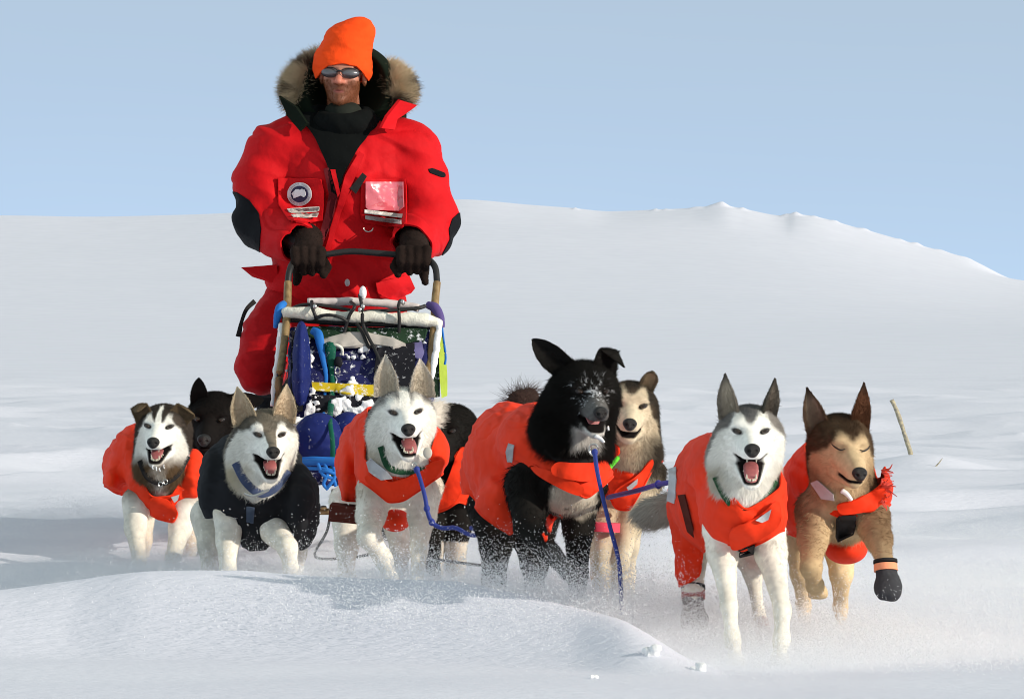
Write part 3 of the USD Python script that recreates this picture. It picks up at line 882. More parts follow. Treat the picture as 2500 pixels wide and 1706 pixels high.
    if a > 0.1:
        tl = S.get('tongue', 0.075) - 0.016
        base = jaw((0, 0.0, -0.068)); n = 9
        cl = [H(*(base + eo * (tl + 0.012) * t + ln * (0.006 + 0.006 * math.sin(t * 3.0)) + np.array([S.get('tx', 0) * t, 0, -0.012 * max(0, t - 0.7) / 0.3]))) for t in np.linspace(0, 1, n)]
        part(dog, 'tongue', tube(cl, np.array([0.015, 0.019, 0.020, 0.020, 0.020, 0.0195, 0.018, 0.014, 0.006]) * hs, 14, flat=(R @ np.cross(eo, [1.0, 0, 0]), 0.30)), tongue_mat, smooth=True)
        if S.get('noteeth'):
            return dict(dog=dog, F=F, B=B, C=coatF, H=H, R=R, pt=pt, D=D, O=O, S=S, rng=rng)
        tm = []
        for sx in (-1, 1):
            for (x, y, h) in ((0.0125, -0.066, 0.014), (0.0165, -0.045, 0.006), (0.0185, -0.032, 0.006), (0.004, -0.076, 0.006), (0.0085, -0.074, 0.006)):
                b0 = jaw((sx * x, y * mz, -0.067)); tm.append(tube([H(*b0), H(*(b0 + ln * h))], [0.0032 * hs, 0.0011 * hs], 6))
            for (x, y, h) in ((0.0125, -0.070, 0.013), (0.0045, -0.081, 0.005), (0.009, -0.078, 0.005)):
                b0 = np.array([sx * x, y * mz, -0.066]); tm.append(tube([H(*b0), H(*(b0 - un * h))], [0.0030 * hs, 0.0011 * hs], 6))
        part(dog, 'teeth', join(*tm), teeth_mat, kind='stuff')
    return dict(dog=dog, F=F, B=B, C=coatF, H=H, R=R, pt=pt, D=D, O=O, S=S, rng=rng)

def boot(d, j, r=0.034, h=0.085, cuff=None, mat=None, tiltto=(0, -0.35, -1)):
    """A slack fabric dog boot round a paw at pixel j."""
    c = d['pt'](*j); t = unit(np.asarray(tiltto, float))
    f = Field(c - 0.13, c + 0.13, 0.004)
    f.put(Cone(c - t * h * 0.60, c - t * h * 0.05, r * 0.74, r * 0.86), 0.01)
    f.put(Ell(c + t * h * 0.10 + np.array([0.004, -0.010, 0]), (r * 0.98, r * 1.20, r * 0.86)), 0.02)
    f.put(Ell(c + t * h * 0.22 + np.array([-r * 0.35, -0.020, 0]), (r * 0.5, r * 0.8, r * 0.55)), 0.012)
    f.put(Ell(c + t * h * 0.26 + np.array([r * 0.30, -0.018, 0]), (r * 0.5, r * 0.8, r * 0.55)), 0.012)
    m = smoothed(f.mesh(), 2)
    v = np.array(m.vertices); n = meshkit.arrays(m, True)[2]
    v += n * (0.010 * (meshkit.fbm(v * [50, 50, 28] + d['S']['seed'], 3, 2) - 0.5))[:, None]
    b = part(d['dog'], 'boot', trimesh.Trimesh(v, m.faces, process=False), mat or boot_mat, smooth=True)
    if cuff is not None:
        part(b, 'cuff', tube([c - t * (h * 0.46), c - t * (h * 0.68)], [r * 0.88, r * 0.86], 20), cuff)
        part(b, 'strap', tube([c - t * (h * 0.72), c - t * (h * 0.82)], [r * 0.90, r * 0.88], 20), web_mat)
    return b

def collar(d, pts, r=0.010, mat=None, name='collar'):
    """A flat band across the throat through pixel points (the fur's surface gives the depth)."""
    p = np.array([d['pt'](x, y, 0) for x, y, _ in pts])
    p = spline(p, 40)
    y = front_depth([d['F'], d['B']], p[:, 0], p[:, 2])
    y = np.where(np.isfinite(y), y, d['D'] + 0.1)
    y = np.convolve(np.pad(y, 4, mode='edge'), np.ones(9) / 9, 'valid')
    p[:, 1] = y - 0.004
    return part(d['dog'], name, tube(p, r, 8, flat=((0, -1, 0.2), 0.35)), mat or web_mat)

def icicle(d, a, b, r):
    a, b = d['pt'](a[0], a[1], 0), d['pt'](b[0], b[1], 0)
    y = float(front_depth([d['F']], np.array([a[0]]), np.array([a[2]]))[0])
    if np.isfinite(y):
        a[1], b[1] = y - r * 0.6, y - r * 1.2
    return part(d['dog'], 'icicle', tube([a, 0.5 * (a + b) + d['rng'].normal(0, 0.002, 3), b], [r, r * 0.9, r * 0.6], 8, 8), ice_mat, smooth=True)
# ------------------------------------------------------------ the team
WHITE, CREAM, BEIGE, BLACK = (0.88, 0.86, 0.80), (0.72, 0.64, 0.50), (0.50, 0.43, 0.31), (0.010, 0.009, 0.008)
def husky(prof, cap, white=WHITE, side=BEIGE, neck=(-0.10, 0.075), nape=None, blend=0.006, cap2=None, low=None):
    px_, pz_ = np.array(prof, float).T
    nape = cap if nape is None else nape
    def paint(q, p):
        x, y, z = np.abs(q[:, 0]), q[:, 1], q[:, 2]
        n = (meshkit.fbm(p * 55, 3, 2) - 0.5) * 0.020
        zc = np.interp(x, px_, pz_) - np.clip(y - 0.07, 0, 0.2) * 1.2
        t = soft(z + n - zc, blend)
        cc = np.broadcast_to(np.asarray(cap, float), q.shape)
        if cap2 is not None:
            cc = mixc(cap, cap2, soft(meshkit.fbm(p * 24, 3, 5) - 0.5 + (x - 0.04) * 4, 0.15))
        c = np.broadcast_to(np.asarray(white, float), q.shape) * (1 - t[:, None]) + cc * t[:, None]
        k = soft(-z + neck[0] + n, 0.02) * soft(x - neck[1] + n * 2, 0.03) * soft(z + 0.25, 0.03)
        c = mixc(np.zeros(3), side, k) + c * (1 - k)[:, None]
        k = soft(y - 0.13, 0.03) * soft(z + 0.22 + n, 0.06)
        c = mixc(np.zeros(3), nape, k) + c * (1 - k)[:, None]
        if low is not None:
            k = soft(-z - 0.40, 0.05)
            c = mixc(np.zeros(3), low, k) + c * (1 - k)[:, None]
        leg = soft(-z - 0.26, .06)
        return c * (1 - leg * (0.42 - 0.62 * meshkit.fbm(p * [16, 16, 9], 3, 12)).clip(0, .4))[:, None] * (1 - leg[:, None] * np.array([.03, .06, .12]))
    return paint

def solid(col, extra=None):
    def paint(q, p):
        c = np.tile(np.asarray(col, float), (len(q), 1)) * (0.7 + 0.7 * meshkit.fbm(p * 30, 3, 4))[:, None]
        return extra(q, p, c) if extra else c
    return paint

# lead dog, nearest
d8 = make_dog(dict(seed=8, D=17.40, label='grey and white husky nearest the camera, mouth wide open, white forelegs, orange coat', eyes=(1833, 1052), turn=(0, 2, 0), mouth=31, ground=(1830, 1615), tongue=0.082,
    paint=husky([(0, .014), (.008, .021), (.02, .042), (.033, .048), (.045, .036), (.052, .018), (.065, .002), (.08, -.008), (.1, -.018), (.13, -.04)], (0.125, 0.12, 0.12), cap2=(0.24, 0.22, 0.20), side=(0.50, 0.44, 0.33), nape=(0.4, 0.37, 0.33)),
    earout=(0.16, 0.14, 0.12), earin=(0.42, 0.36, 0.28),
    ears=[dict(base=(1783, 990, .07), tip=(1770, 912, .055), w=52, face=(-0.75, -1, 0), cup=.5, tipc=(.05, .045, .04)), dict(base=(1873, 994, .07), tip=(1893, 924, .055), w=50, face=(0.9, -0.75, 0), cup=.5, out=(.10, .09, .075), **{'in': (0.12, 0.10, 0.08)}, tipc=(.04, .035, .03))],
    neck=[(1812, 1175, .02, .094, .088), (1815, 1232, .16, .105, .105), (1818, 1205, .03, .086, .052, 1800, 1120, .06)],
    trunk=[('E', 1812, 1232, .17, .118, .20, .135), ('E', 1775, 1140, .30, .115, .25, .10), ('E', 1742, 1205, .58, .123, .30, .165), ('E', 1738, 1250, .80, .118, .15, .15)],
    legs=[dict(j=[(1765, 1290, .10, .062), (1764, 1350, .13, .050), (1780, 1480, .06, .026), (1788, 1560, .05, .025), (1795, 1606, .04, .022)]),
          dict(j=[(1868, 1285, .10, .062), (1882, 1350, .13, .052), (1910, 1490, .05, .027), (1908, 1560, .03, .026), (1902, 1602, .02, .023)]),
          dict(j=[(1690, 1290, .78, .06), (1692, 1440, .72, .034), (1697, 1520, .70, .028)], paw=False, boot=True),
          dict(j=[(1800, 1290, .78, .07), (1838, 1400, .70, .030), (1853, 1500, .74, .020), (1862, 1560, .70, .022)], paw=False, boot=True)],
    tail=[(1660, 1228, .95, .028), (1625, 1242, .98, .032), (1590, 1254, 1.02, .032), (1556, 1256, 1.05, .015)], tailcol=(0.46, 0.42, 0.36),
    coat=dict(mat=orange_mat, hem=[(1500, 1462), (1662, 1455), (1723, 1424), (1731, 1332), (1788, 1327), (1806, 1347), (1850, 1325), (1905, 1293), (1960, 1285)],
              extra=[('C', 1686, 1255, .76, .062, 1692, 1455, .72, .036), ('E', 1880, 1225, .16, .045, .10, .11)], open=[(1742, 1060), (1732, 1098), (1768, 1185), (1815, 1250), (1860, 1224), (1906, 1190), (1920, 1040)], back=(1.2, .2),
              flaps=[dict(poly=[(1781, 1293), (1850, 1268), (1905, 1212), (1912, 1285), (1850, 1325), (1803, 1349), (1786, 1345)], dy=.0, off=.014),
                     dict(name='reflective_patch', poly=[(1846, 1271), (1884, 1244), (1877, 1270), (1862, 1277)], dy=.0, off=.024, t=.003, mat=refl_mat, res=.008),
                     dict(name='dark_strap', poly=[(1807, 1350), (1846, 1332), (1838, 1352), (1812, 1366)], dy=.05, off=.010, mat=web_mat),
                     dict(name='flank_tab', poly=[(1652, 1206), (1668, 1204), (1690, 1290), (1694, 1312), (1676, 1296)], dy=.5, off=.006, t=.004, mat=brown_mat),
                     dict(name='reflective_patch', poly=[(1634, 1146), (1652, 1140), (1646, 1230), (1630, 1226)], dy=.5, off=.006, t=.003, mat=refl_mat)])))
boot(d8, (1693, 1505, .70), r=.038, h=.11, cuff=fabric('dusty_red_cuff', (.42, .12, .11)), mat=fabric('grey_brown_boot', (.16, .13, .125)))
boot(d8, (1862, 1556, .70), r=.026, h=.07, mat=fabric('pinkish_boot', (.36, .24, .22)))
collar(d8, [(1750, 1165, .02), (1775, 1215, -.055), (1815, 1252, -.085), (1860, 1225, -.06), (1895, 1175, .03)], r=.011, mat=fabric('green_collar', (0.02, 0.07, 0.03)))

d9 = make_dog(dict(seed=9, D=17.80, label='brown and tan dog with eyes shut and one dark booted paw raised', eyes=(2077, 1090), turn=(14, 14, 3), mouth=0, shut=True, ground=(2080, 1570), hs=1.0,
    paint=husky([(0, .020), (.012, .026), (.025, .034), (.04, .028), (.05, .008), (.06, -.014), (.075, -.032), (.10, -.06), (.13, -.09)], (0.040, 0.023, 0.013), blend=.009, cap2=(.085, .052, .030), white=(0.56, 0.41, 0.245), side=(0.20, 0.125, 0.07), nape=(.03, .02, .014), low=(0.74, 0.57, 0.36), neck=(-.085, .060)),
    earout=(0.07, 0.035, 0.020), earin=(0.10, 0.06, 0.04),
    ears=[dict(base=(1994, 1028, .08), tip=(1970, 946, .07), w=52, face=(-0.5, -1, 0), **{'in': (.22, .17, .12)}, tipc=(.02, .015, .01)), dict(base=(2096, 1018, .08), tip=(2110, 934, .07), w=54, face=(.45, -1, 0), out=(.085, .035, .018), **{'in': (.085, .035, .018)}, tipc=(.02, .012, .008))],
    neck=[(2060, 1190, .02, .090, .085), (2060, 1240, .18, .10, .10)],
    trunk=[('E', 2065, 1232, .17, .120, .18, .110), ('E', 2030, 1155, .30, .118, .25, .10), ('E', 2005, 1215, .60, .125, .30, .15), ('E', 1995, 1240, .82, .12, .15, .14)],
    legs=[dict(j=[(1995, 1245, .05, .066), (1984, 1320, .0, .050), (1980, 1385, -.10, .034), (1990, 1430, -.02, .028), (1998, 1440, .10, .024)], to=(0, 1, -.3)),
          dict(j=[(2118, 1245, .05, .066), (2146, 1318, -.04, .044), (2160, 1372, -.12, .028), (2163, 1420, -.14, .026)], paw=False, boot=True),
          dict(j=[(1960, 1290, .80, .07), (1958, 1400, .74, .04), (1962, 1480, .85, .024), (1965, 1545, .80, .024)]),
          dict(j=[(2050, 1290, .80, .07), (2054, 1400, .74, .04), (2052, 1480, .88, .024), (2054, 1550, .84, .024)])],
    coat=dict(mat=orange_mat, hem=[(1850, 1300), (1915, 1312), (1962, 1322), (1975, 1225), (2035, 1255), (2060, 1262), (2110, 1246), (2150, 1238), (2200, 1225)],
              extra=[('E', 2140, 1190, .16, .045, .10, .06)], open=[(1968, 1040), (1975, 1172), (2035, 1226), (2085, 1218), (2130, 1198), (2160, 1170), (2170, 1040)], back=(1.25, .2),
              flaps=[dict(poly=[(2040, 1232), (2085, 1225), (2130, 1200), (2164, 1190), (2166, 1218), (2141, 1246), (2085, 1256), (2052, 1258)], dy=.02, off=.016),
                     dict(name='reflective_patch', poly=[(1980, 1180), (1995, 1172), (2032, 1205), (2036, 1222), (2005, 1218)], dy=.05, off=.018, t=.003, mat=refl_mat),
                     dict(name='dark_strap', poly=[(2045, 1258), (2088, 1256), (2086, 1300), (2046, 1318)], dy=.10, off=.020, mat=web_mat)])))
part(d9['dog'], 'belly_flap', smoothed(Field(d9['pt'](2065, 1345, .42) - .2, d9['pt'](2065, 1345, .42) + .2, .007).put(Ell(d9['pt'](2065, 1340, .42), (.060, .13, .042))).mesh(), 2), orange_mat, smooth=True)
boot(d9, (2165, 1428, -.14), r=.037, h=.085, cuff=peach_mat, tiltto=(0.05, -0.25, -1))
icicle(d9, (2056, 1198, -.11), (2081, 1222, -.115), .0075)
_r9 = np.random.default_rng(99)
_fr = []
for k in range(34):
    t = _r9.uniform(0.28, 1)
    a0 = d9['pt'](2150 + 8 * math.sin(t * 2.6) + _r9.normal(0, 4), 1112 + 112 * t, .06)
    g = np.array([_r9.uniform(.004, .016), _r9.uniform(-.012, .01), _r9.uniform(-.014, .010)])
    _fr.append(tube([a0, a0 + g + _r9.normal(0, .002, 3), a0 + 1.7 * g + _r9.normal(0, .005, 3)], [.0032, .0026, .0012], 5, 6, ((_r9.normal(), 1, _r9.normal()), .4)))
part(d9['dog'], 'frayed_fringe', join(*_fr), fabric('frayed_red', (.62, .07, .05), .8), kind='stuff')

# big black dog and the one half hidden behind it
def _snowface(q, p, c):
    n = meshkit.noise(p * 260, 5); b = meshkit.fbm(p * 40, 3, 6)
    r = np.linalg.norm((q - np.array([0.0, -0.03, 0.0])) / np.array([0.055, 0.07, 0.045]), axis=1)
    k = soft(n - 0.66 - 0.20 * np.clip(r, 0, 1.5) + 0.6 * (b - 0.5), 0.06) * (r < 1.6) * (q[:, 1] < 0.05)
    g = soft(-q[:, 1] - 0.045 - 0.3 * np.abs(q[:, 2] + 0.05), 0.02) * 0.9
    c = mixc(np.zeros(3), (0.13, 0.125, 0.12), g) + c * (1 - g)[:, None]
    w = soft(-q[:, 2] - 0.088 - 0.3 * np.abs(q[:, 0]) + (b - .5) * .04, 0.010) * soft(0.038 - np.abs(q[:, 0] + .008), .008) * (q[:, 1] < 0.06) * soft(q[:, 2] + 0.155 + (b - .5) * .08, .012)
    c = mixc(np.zeros(3), (0.62, 0.60, 0.56), w) + c * (1 - w)[:, None]
    return mixc(np.zeros(3), (0.75, 0.77, 0.80), k) + c * (1 - k)[:, None]
def _d6body(v, c, pt):
    a, b = pt(1420, 1226), pt(1365, 1222)
    for o, r in ((a, (.055, .35, .055)), (b, (.028, .35, .055))):
        d = np.sqrt((((v - o) / np.array(r)) ** 2).sum(1)) + (meshkit.fbm(v * 40, 2, 3) - 0.5) * 0.6
        k = soft(1 - d, .15)
        c = mixc(np.zeros(3), (0.58, 0.52, 0.42), k) + c * (1 - k)[:, None]
    return c
d6 = make_dog(dict(seed=6, D=18.75, label='big black dog with snow on its face, one ear up and one flopped, red-orange coat', eyes=(1445, 954), turn=(11, 7, 0), mouth=12, noteeth=True, hs=1.03, ground=(1390, 1560), tongue=0.05, cheek=.76, muzzle=1.14, fluff=1.5, nh=36000,
    paint=solid(BLACK, _snowface), bodypaint=_d6body, earout=BLACK, earin=(0.012, 0.011, 0.010),
    ears=[dict(base=(1366, 888, .10), tip=(1300, 828, .09), w=54, face=(-0.3, -1, 0), cup=.4, pointed=False), dict(base=(1474, 890, .10), tip=(1496, 792, .09), w=66, face=(0.5, -1, 0), cup=.2, pointed=True, fold=(0.36, (0.60, -0.15, -0.78)))],
    neck=[(1396, 1060, .02, .088, .098), (1388, 1140, .16, .115, .115), (1362, 1040, .06, .055, .080, 1395, 930, .10), (1400, 1085, .02, .080, .060, 1400, 1020, .05)],
    trunk=[('E', 1385, 1175, .14, .135, .18, .125), ('E', 1325, 1085, .30, .135, .25, .12), ('E', 1245, 1122, .62, .137, .32, .168), ('E', 1225, 1150, .90, .125, .15, .15)],
    legs=[dict(j=[(1292, 1185, .06, .078), (1290, 1285, .02, .052), (1345, 1350, -.10, .034), (1385, 1392, -.16, .030)], to=(.5, -1, -.3), ps=1.1),
          dict(j=[(1410, 1225, .12, .070), (1412, 1290, .16, .054), (1410, 1400, .10, .036), (1410, 1500, .10, .032), (1412, 1545, .08, .03)], ps=1.1),
          dict(j=[(1215, 1240, .85, .10), (1210, 1330, .80, .060), (1206, 1420, .92, .044), (1206, 1500, .88, .034)], ps=1.1),
          dict(j=[(1300, 1260, .85, .09), (1305, 1380, .80, .05), (1305, 1440, .92, .034), (1305, 1520, .88, .032)], ps=1.1)],
    tail=[(1285, 1020, .95, .034), (1272, 985, 1.0, .036), (1292, 970, 1.05, .03)], tailcol=(0.05, 0.03, 0.025),
    coat=dict(mat=orange_mat, hem=[(1080, 1225), (1144, 1222), (1175, 1262), (1246, 1310), (1264, 1288), (1272, 1150), (1300, 1132), (1330, 1150), (1385, 1185), (1430, 1214), (1500, 1160)],
              extra=[('E', 1238, 1225, .45, .095, .2, .095)], open=[(1300, 900), (1302, 975), (1312, 1080), (1352, 1125), (1430, 1132), (1476, 1100), (1500, 900)], back=(1.3, .2),
              flaps=[dict(poly=[(1343, 1145), (1358, 1127), (1400, 1130), (1462, 1130), (1464, 1166), (1432, 1178), (1352, 1164)], dy=.0, off=.02, over=True),
                     dict(poly=[(1290, 1138), (1335, 1146), (1430, 1186), (1420, 1214), (1380, 1200), (1310, 1162)], dy=.0, off=.016),
                     dict(name='reflective_patch', poly=[(1240, 1080), (1254, 1084), (1250, 1126), (1238, 1124), (1234, 1100)], dy=.35, off=.006, t=.003, mat=refl_mat),
                     dict(name='leg_strap', poly=[(1325, 1296), (1365, 1254), (1374, 1270), (1346, 1308), (1330, 1314)], dy=.1, off=.012)])))
icicle(d6, (1452, 1062, -.17), (1474, 1078, -.18), .006)
icicle(d6, (1484, 1042, -.15), (1487, 1052, -.155), .005)
collar(d6, [(1335, 1095, .0), (1365, 1118, -.12), (1430, 1122, -.16), (1475, 1100, -.08)], r=.012)

d7 = make_dog(dict(seed=7, D=19.9, label='tan faced dog with dark sides half hidden behind the big black dog', eyes=(1540, 988), turn=(0, 6, 5), mouth=6, noteeth=True, noeye=(-1,), hs=1.02, ground=(1500, 1500), tongue=0.04,
    paint=husky([(0, .028), (.01, .032), (.025, .047), (.04, .044), (.05, .02), (.058, -.01), (.07, -.04), (.1, -.08), (.13, -.12)], (0.085, 0.060, 0.040), white=(0.60, 0.50, 0.36), side=(0.05, 0.04, 0.03), nape=(.05, .04, .03), cap2=(0.035, 0.028, 0.022), neck=(-.10, .05), low=(.60, .53, .42)),
    earout=(0.10, 0.075, 0.05), earin=(0.45, 0.36, 0.24),
    ears=[dict(base=(1492, 938, .08), tip=(1485, 900, .08), w=36, face=(-0.5, -1, 0)), dict(base=(1580, 935, .08), tip=(1596, 902, .06), w=34, face=(0.3, -1, 0.1), cup=.5, fold=(.75, (.2, -.9, -.3)))],
    neck=[(1545, 1100, .02, .09, .088), (1545, 1150, .15, .095, .10)],
    trunk=[('E', 1530, 1165, .17, .12, .18, .125), ('E', 1505, 1120, .40, .115, .3, .13), ('E', 1485, 1160, .75, .115, .25, .14)],
    legs=[dict(j=[(1480, 1215, .10, .06), (1474, 1290, .12, .045), (1470, 1390, .06, .03), (1470, 1480, .05, .03)]), dict(j=[(1550, 1215, .10, .06), (1532, 1290, .12, .045), (1516, 1380, .06, .03), (1510, 1480, .05, .03)]),
          dict(j=[(1460, 1220, .8, .08), (1462, 1330, .76, .045), (1462, 1400, .86, .03), (1462, 1480, .82, .03)]), dict(j=[(1530, 1220, .8, .08), (1532, 1330, .76, .045), (1532, 1400, .86, .03), (1532, 1480, .82, .03)])],
    coat=dict(mat=orange_mat, hem=[(1400, 1190), (1490, 1212), (1500, 1240), (1535, 1244), (1560, 1200), (1600, 1130), (1640, 1120)], back=(1.1, .3),
              flaps=[dict(poly=[(1495, 1200), (1560, 1160), (1594, 1118), (1598, 1135), (1570, 1185), (1538, 1244), (1500, 1240)], dy=.02, off=.016),
                     dict(name='neck_flap', poly=[(1478, 1108), (1486, 1082), (1510, 1088), (1512, 1112), (1480, 1126)], dy=-.02, off=.018, over=True),
                     dict(name='reflective_patch', poly=[(1530, 1190), (1558, 1168), (1556, 1182), (1536, 1200)], dy=.02, off=.026, t=.003, mat=refl_mat)])))
part(d7['dog'], 'leg_band', tube([d7['pt'](1472, 1275, .10), d7['pt'](1471, 1297, .10)], .053, 20), fabric('pink_band', (.72, .06, .10)))

# middle pair
d4 = make_dog(dict(seed=4, D=20.25, label='pale husky in orange coat before the sled, blue leash at its collar', eyes=(990, 1005), turn=(4, 3, -3), mouth=24, tx=.010, hs=1.06, ground=(980, 1500), tongue=0.078,
    paint=husky([(0, .085), (.010, .078), (.017, .028), (.03, .042), (.045, .040), (.06, .022), (.075, .014), (.1, .012), (.13, -.02)], (0.36, 0.34, 0.32), cap2=(0.20, 0.19, 0.18), side=(0.55, 0.49, 0.38), nape=(.5, .47, .42), blend=.012),
    earout=(0.50, 0.46, 0.40), earin=(0.62, 0.54, 0.42),
    ears=[dict(base=(946, 938, .08), tip=(941, 866, .07), w=54, face=(-0.35, -1, 0), cup=.45), dict(base=(1026, 944, .08), tip=(1025, 876, .07), w=56, face=(0.35, -1, 0), cup=.45, **{'in': (.48, .42, .33)})],
    neck=[(978, 1110, .02, .098, .092), (975, 1150, .16, .105, .108), (975, 1095, .04, .085, .06, 960, 1050, .06)],
    trunk=[('E', 968, 1148, .17, .128, .19, .125), ('E', 945, 1065, .30, .115, .25, .10), ('E', 918, 1125, .60, .118, .30, .165), ('E', 915, 1165, .84, .118, .15, .15)],
    legs=[dict(j=[(918, 1195, .08, .068), (905, 1260, .10, .056), (900, 1310, .0, .044), (935, 1362, .06, .034), (950, 1400, .04, .030)]),
          dict(j=[(1035, 1190, .10, .066), (1030, 1260, .13, .054), (1023, 1340, .06, .032), (1018, 1430, .04, .027), (1016, 1480, .02, .027)]),
          dict(j=[(858, 1230, .80, .08), (846, 1330, .76, .048), (846, 1400, .86, .032), (846, 1480, .82, .028)]),
          dict(j=[(975, 1240, .80, .08), (978, 1340, .76, .040), (980, 1400, .86, .026), (980, 1480, .82, .026)])],
    tail=[(1010, 1060, .95, .03), (1050, 1015, 1.0, .030), (1072, 988, 1.02, .014)], tailcol=(.72, .68, .6),
    coat=dict(mat=orange_mat, hem=[(760, 1215), (822, 1226), (872, 1232), (880, 1172), (915, 1198), (950, 1226), (985, 1222), (1031, 1192), (1074, 1160), (1100, 1140)],
              extra=[('E', 852, 1140, .60, .036, .22, .12), ('E', 1062, 1105, .18, .045, .10, .08)], open=[(895, 960), (894, 1000), (888, 1120), (935, 1160), (985, 1168), (1045, 1128), (1066, 1060), (1075, 960)], back=(1.25, .2),
              flaps=[dict(poly=[(884, 1165), (905, 1160), (950, 1180), (1000, 1165), (1050, 1130), (1088, 1122), (1074, 1158), (1031, 1192), (985, 1222), (950, 1228), (915, 1200)], dy=.02, off=.016),
                     dict(name='reflective_patch', poly=[(893, 1128), (905, 1120), (945, 1150), (958, 1168), (930, 1172), (900, 1152)], dy=.05, off=.018, t=.003, mat=refl_mat)])))
_bb = trimesh.creation.box((.095, .30, .052)); _bb.apply_transform(trimesh.transformations.rotation_matrix(.10, [0, 1, 0])); _bb.apply_translation(d4['pt'](842, 1252, .55))
part(d4['dog'], 'belly_wrap', smoothed(_bb.subdivide().subdivide().subdivide(), 1), brown_mat)
part(d4['dog'], 'belly_flap', smoothed(Field(d4['pt'](965, 1270, .4) - .2, d4['pt'](965, 1270, .4) + .2, .007).put(Ell(d4['pt'](965, 1270, .42), (.048, .12, .036))).mesh(), 2), orange_mat, smooth=True)
collar(d4, [(930, 1090, .02), (950, 1140, -.07), (1000, 1150, -.09), (1045, 1128, -.05), (1065, 1100, .03)], r=.012, mat=fabric('dark_green_collar', (0.015, 0.06, 0.03)))
part(d4['dog'], 'collar_tag', poly_mesh_sphere(d4['pt'](1044, 1105, -.07), (.014, .005, .018)), plain('pale_tag', (.50, .48, .42), .5), smooth=True)
part(d4['dog'], 'snap_hook', join(tube([d4['pt'](1012, 1128, -.11), d4['pt'](1006, 1136, -.115), d4['pt'](1012, 1146, -.115), d4['pt'](1018, 1136, -.115), d4['pt'](1012, 1128, -.11)], .003, 8, 24)), steel_mat)

d5 = make_dog(dict(seed=5, D=21.4, label='black dog mostly hidden behind the pale husky in front of the sled, orange coat', eyes=(1078, 1050), turn=(-16, 10, 0), mouth=0, noeye=(), hs=1.05, ground=(1090, 1440),
    paint=solid(BLACK), earout=BLACK, earin=(.03, .028, .026),
    ears=[dict(base=(1032, 1012, .08), tip=(1022, 975, .08), w=42, face=(-.4, -1, 0)), dict(base=(1113, 1020, .08), tip=(1122, 976, .08), w=44, face=(.5, -1, 0), cup=.2, fold=(.55, (.35, -.5, -.75)))],
    neck=[(1095, 1140, .02, .095, .09), (1095, 1160, .16, .10, .10)],
    trunk=[('E', 1090, 1180, .17, .125, .18, .12), ('E', 1080, 1140, .45, .12, .3, .14), ('E', 1070, 1170, .8, .115, .2, .14)],
    legs=[dict(j=[(1060, 1230, .10, .06), (1064, 1300, .12, .045), (1064, 1380, .06, .03), (1064, 1430, .05, .03)]), dict(j=[(1120, 1230, .10, .062), (1122, 1290, .12, .048), (1118, 1370, .06, .03), (1118, 1430, .05, .03)]),
          dict(j=[(1045, 1230, .85, .08), (1046, 1320, .8, .045), (1046, 1380, .9, .03), (1046, 1440, .86, .03)]), dict(j=[(1105, 1230, .85, .08), (1106, 1320, .8, .045), (1106, 1380, .9, .03), (1106, 1440, .86, .03)])],
    bodypaint=lambda v, c, pt: np.where((v[:, 2] < pt(0, 1325)[2])[:, None] & (np.abs(v[:, 0] - pt(1120, 0)[0]) < .06)[:, None], np.array([.5, .45, .38]), c),
    coat=dict(mat=orange_mat, hem=[(1000, 1250), (1056, 1254), (1090, 1240), (1120, 1222), (1160, 1240)], back=(1.15, .3),
              flaps=[dict(poly=[(1052, 1252), (1090, 1180), (1118, 1100), (1136, 1086), (1140, 1150), (1120, 1222), (1085, 1242)], dy=.02, off=.016, over=True)])))

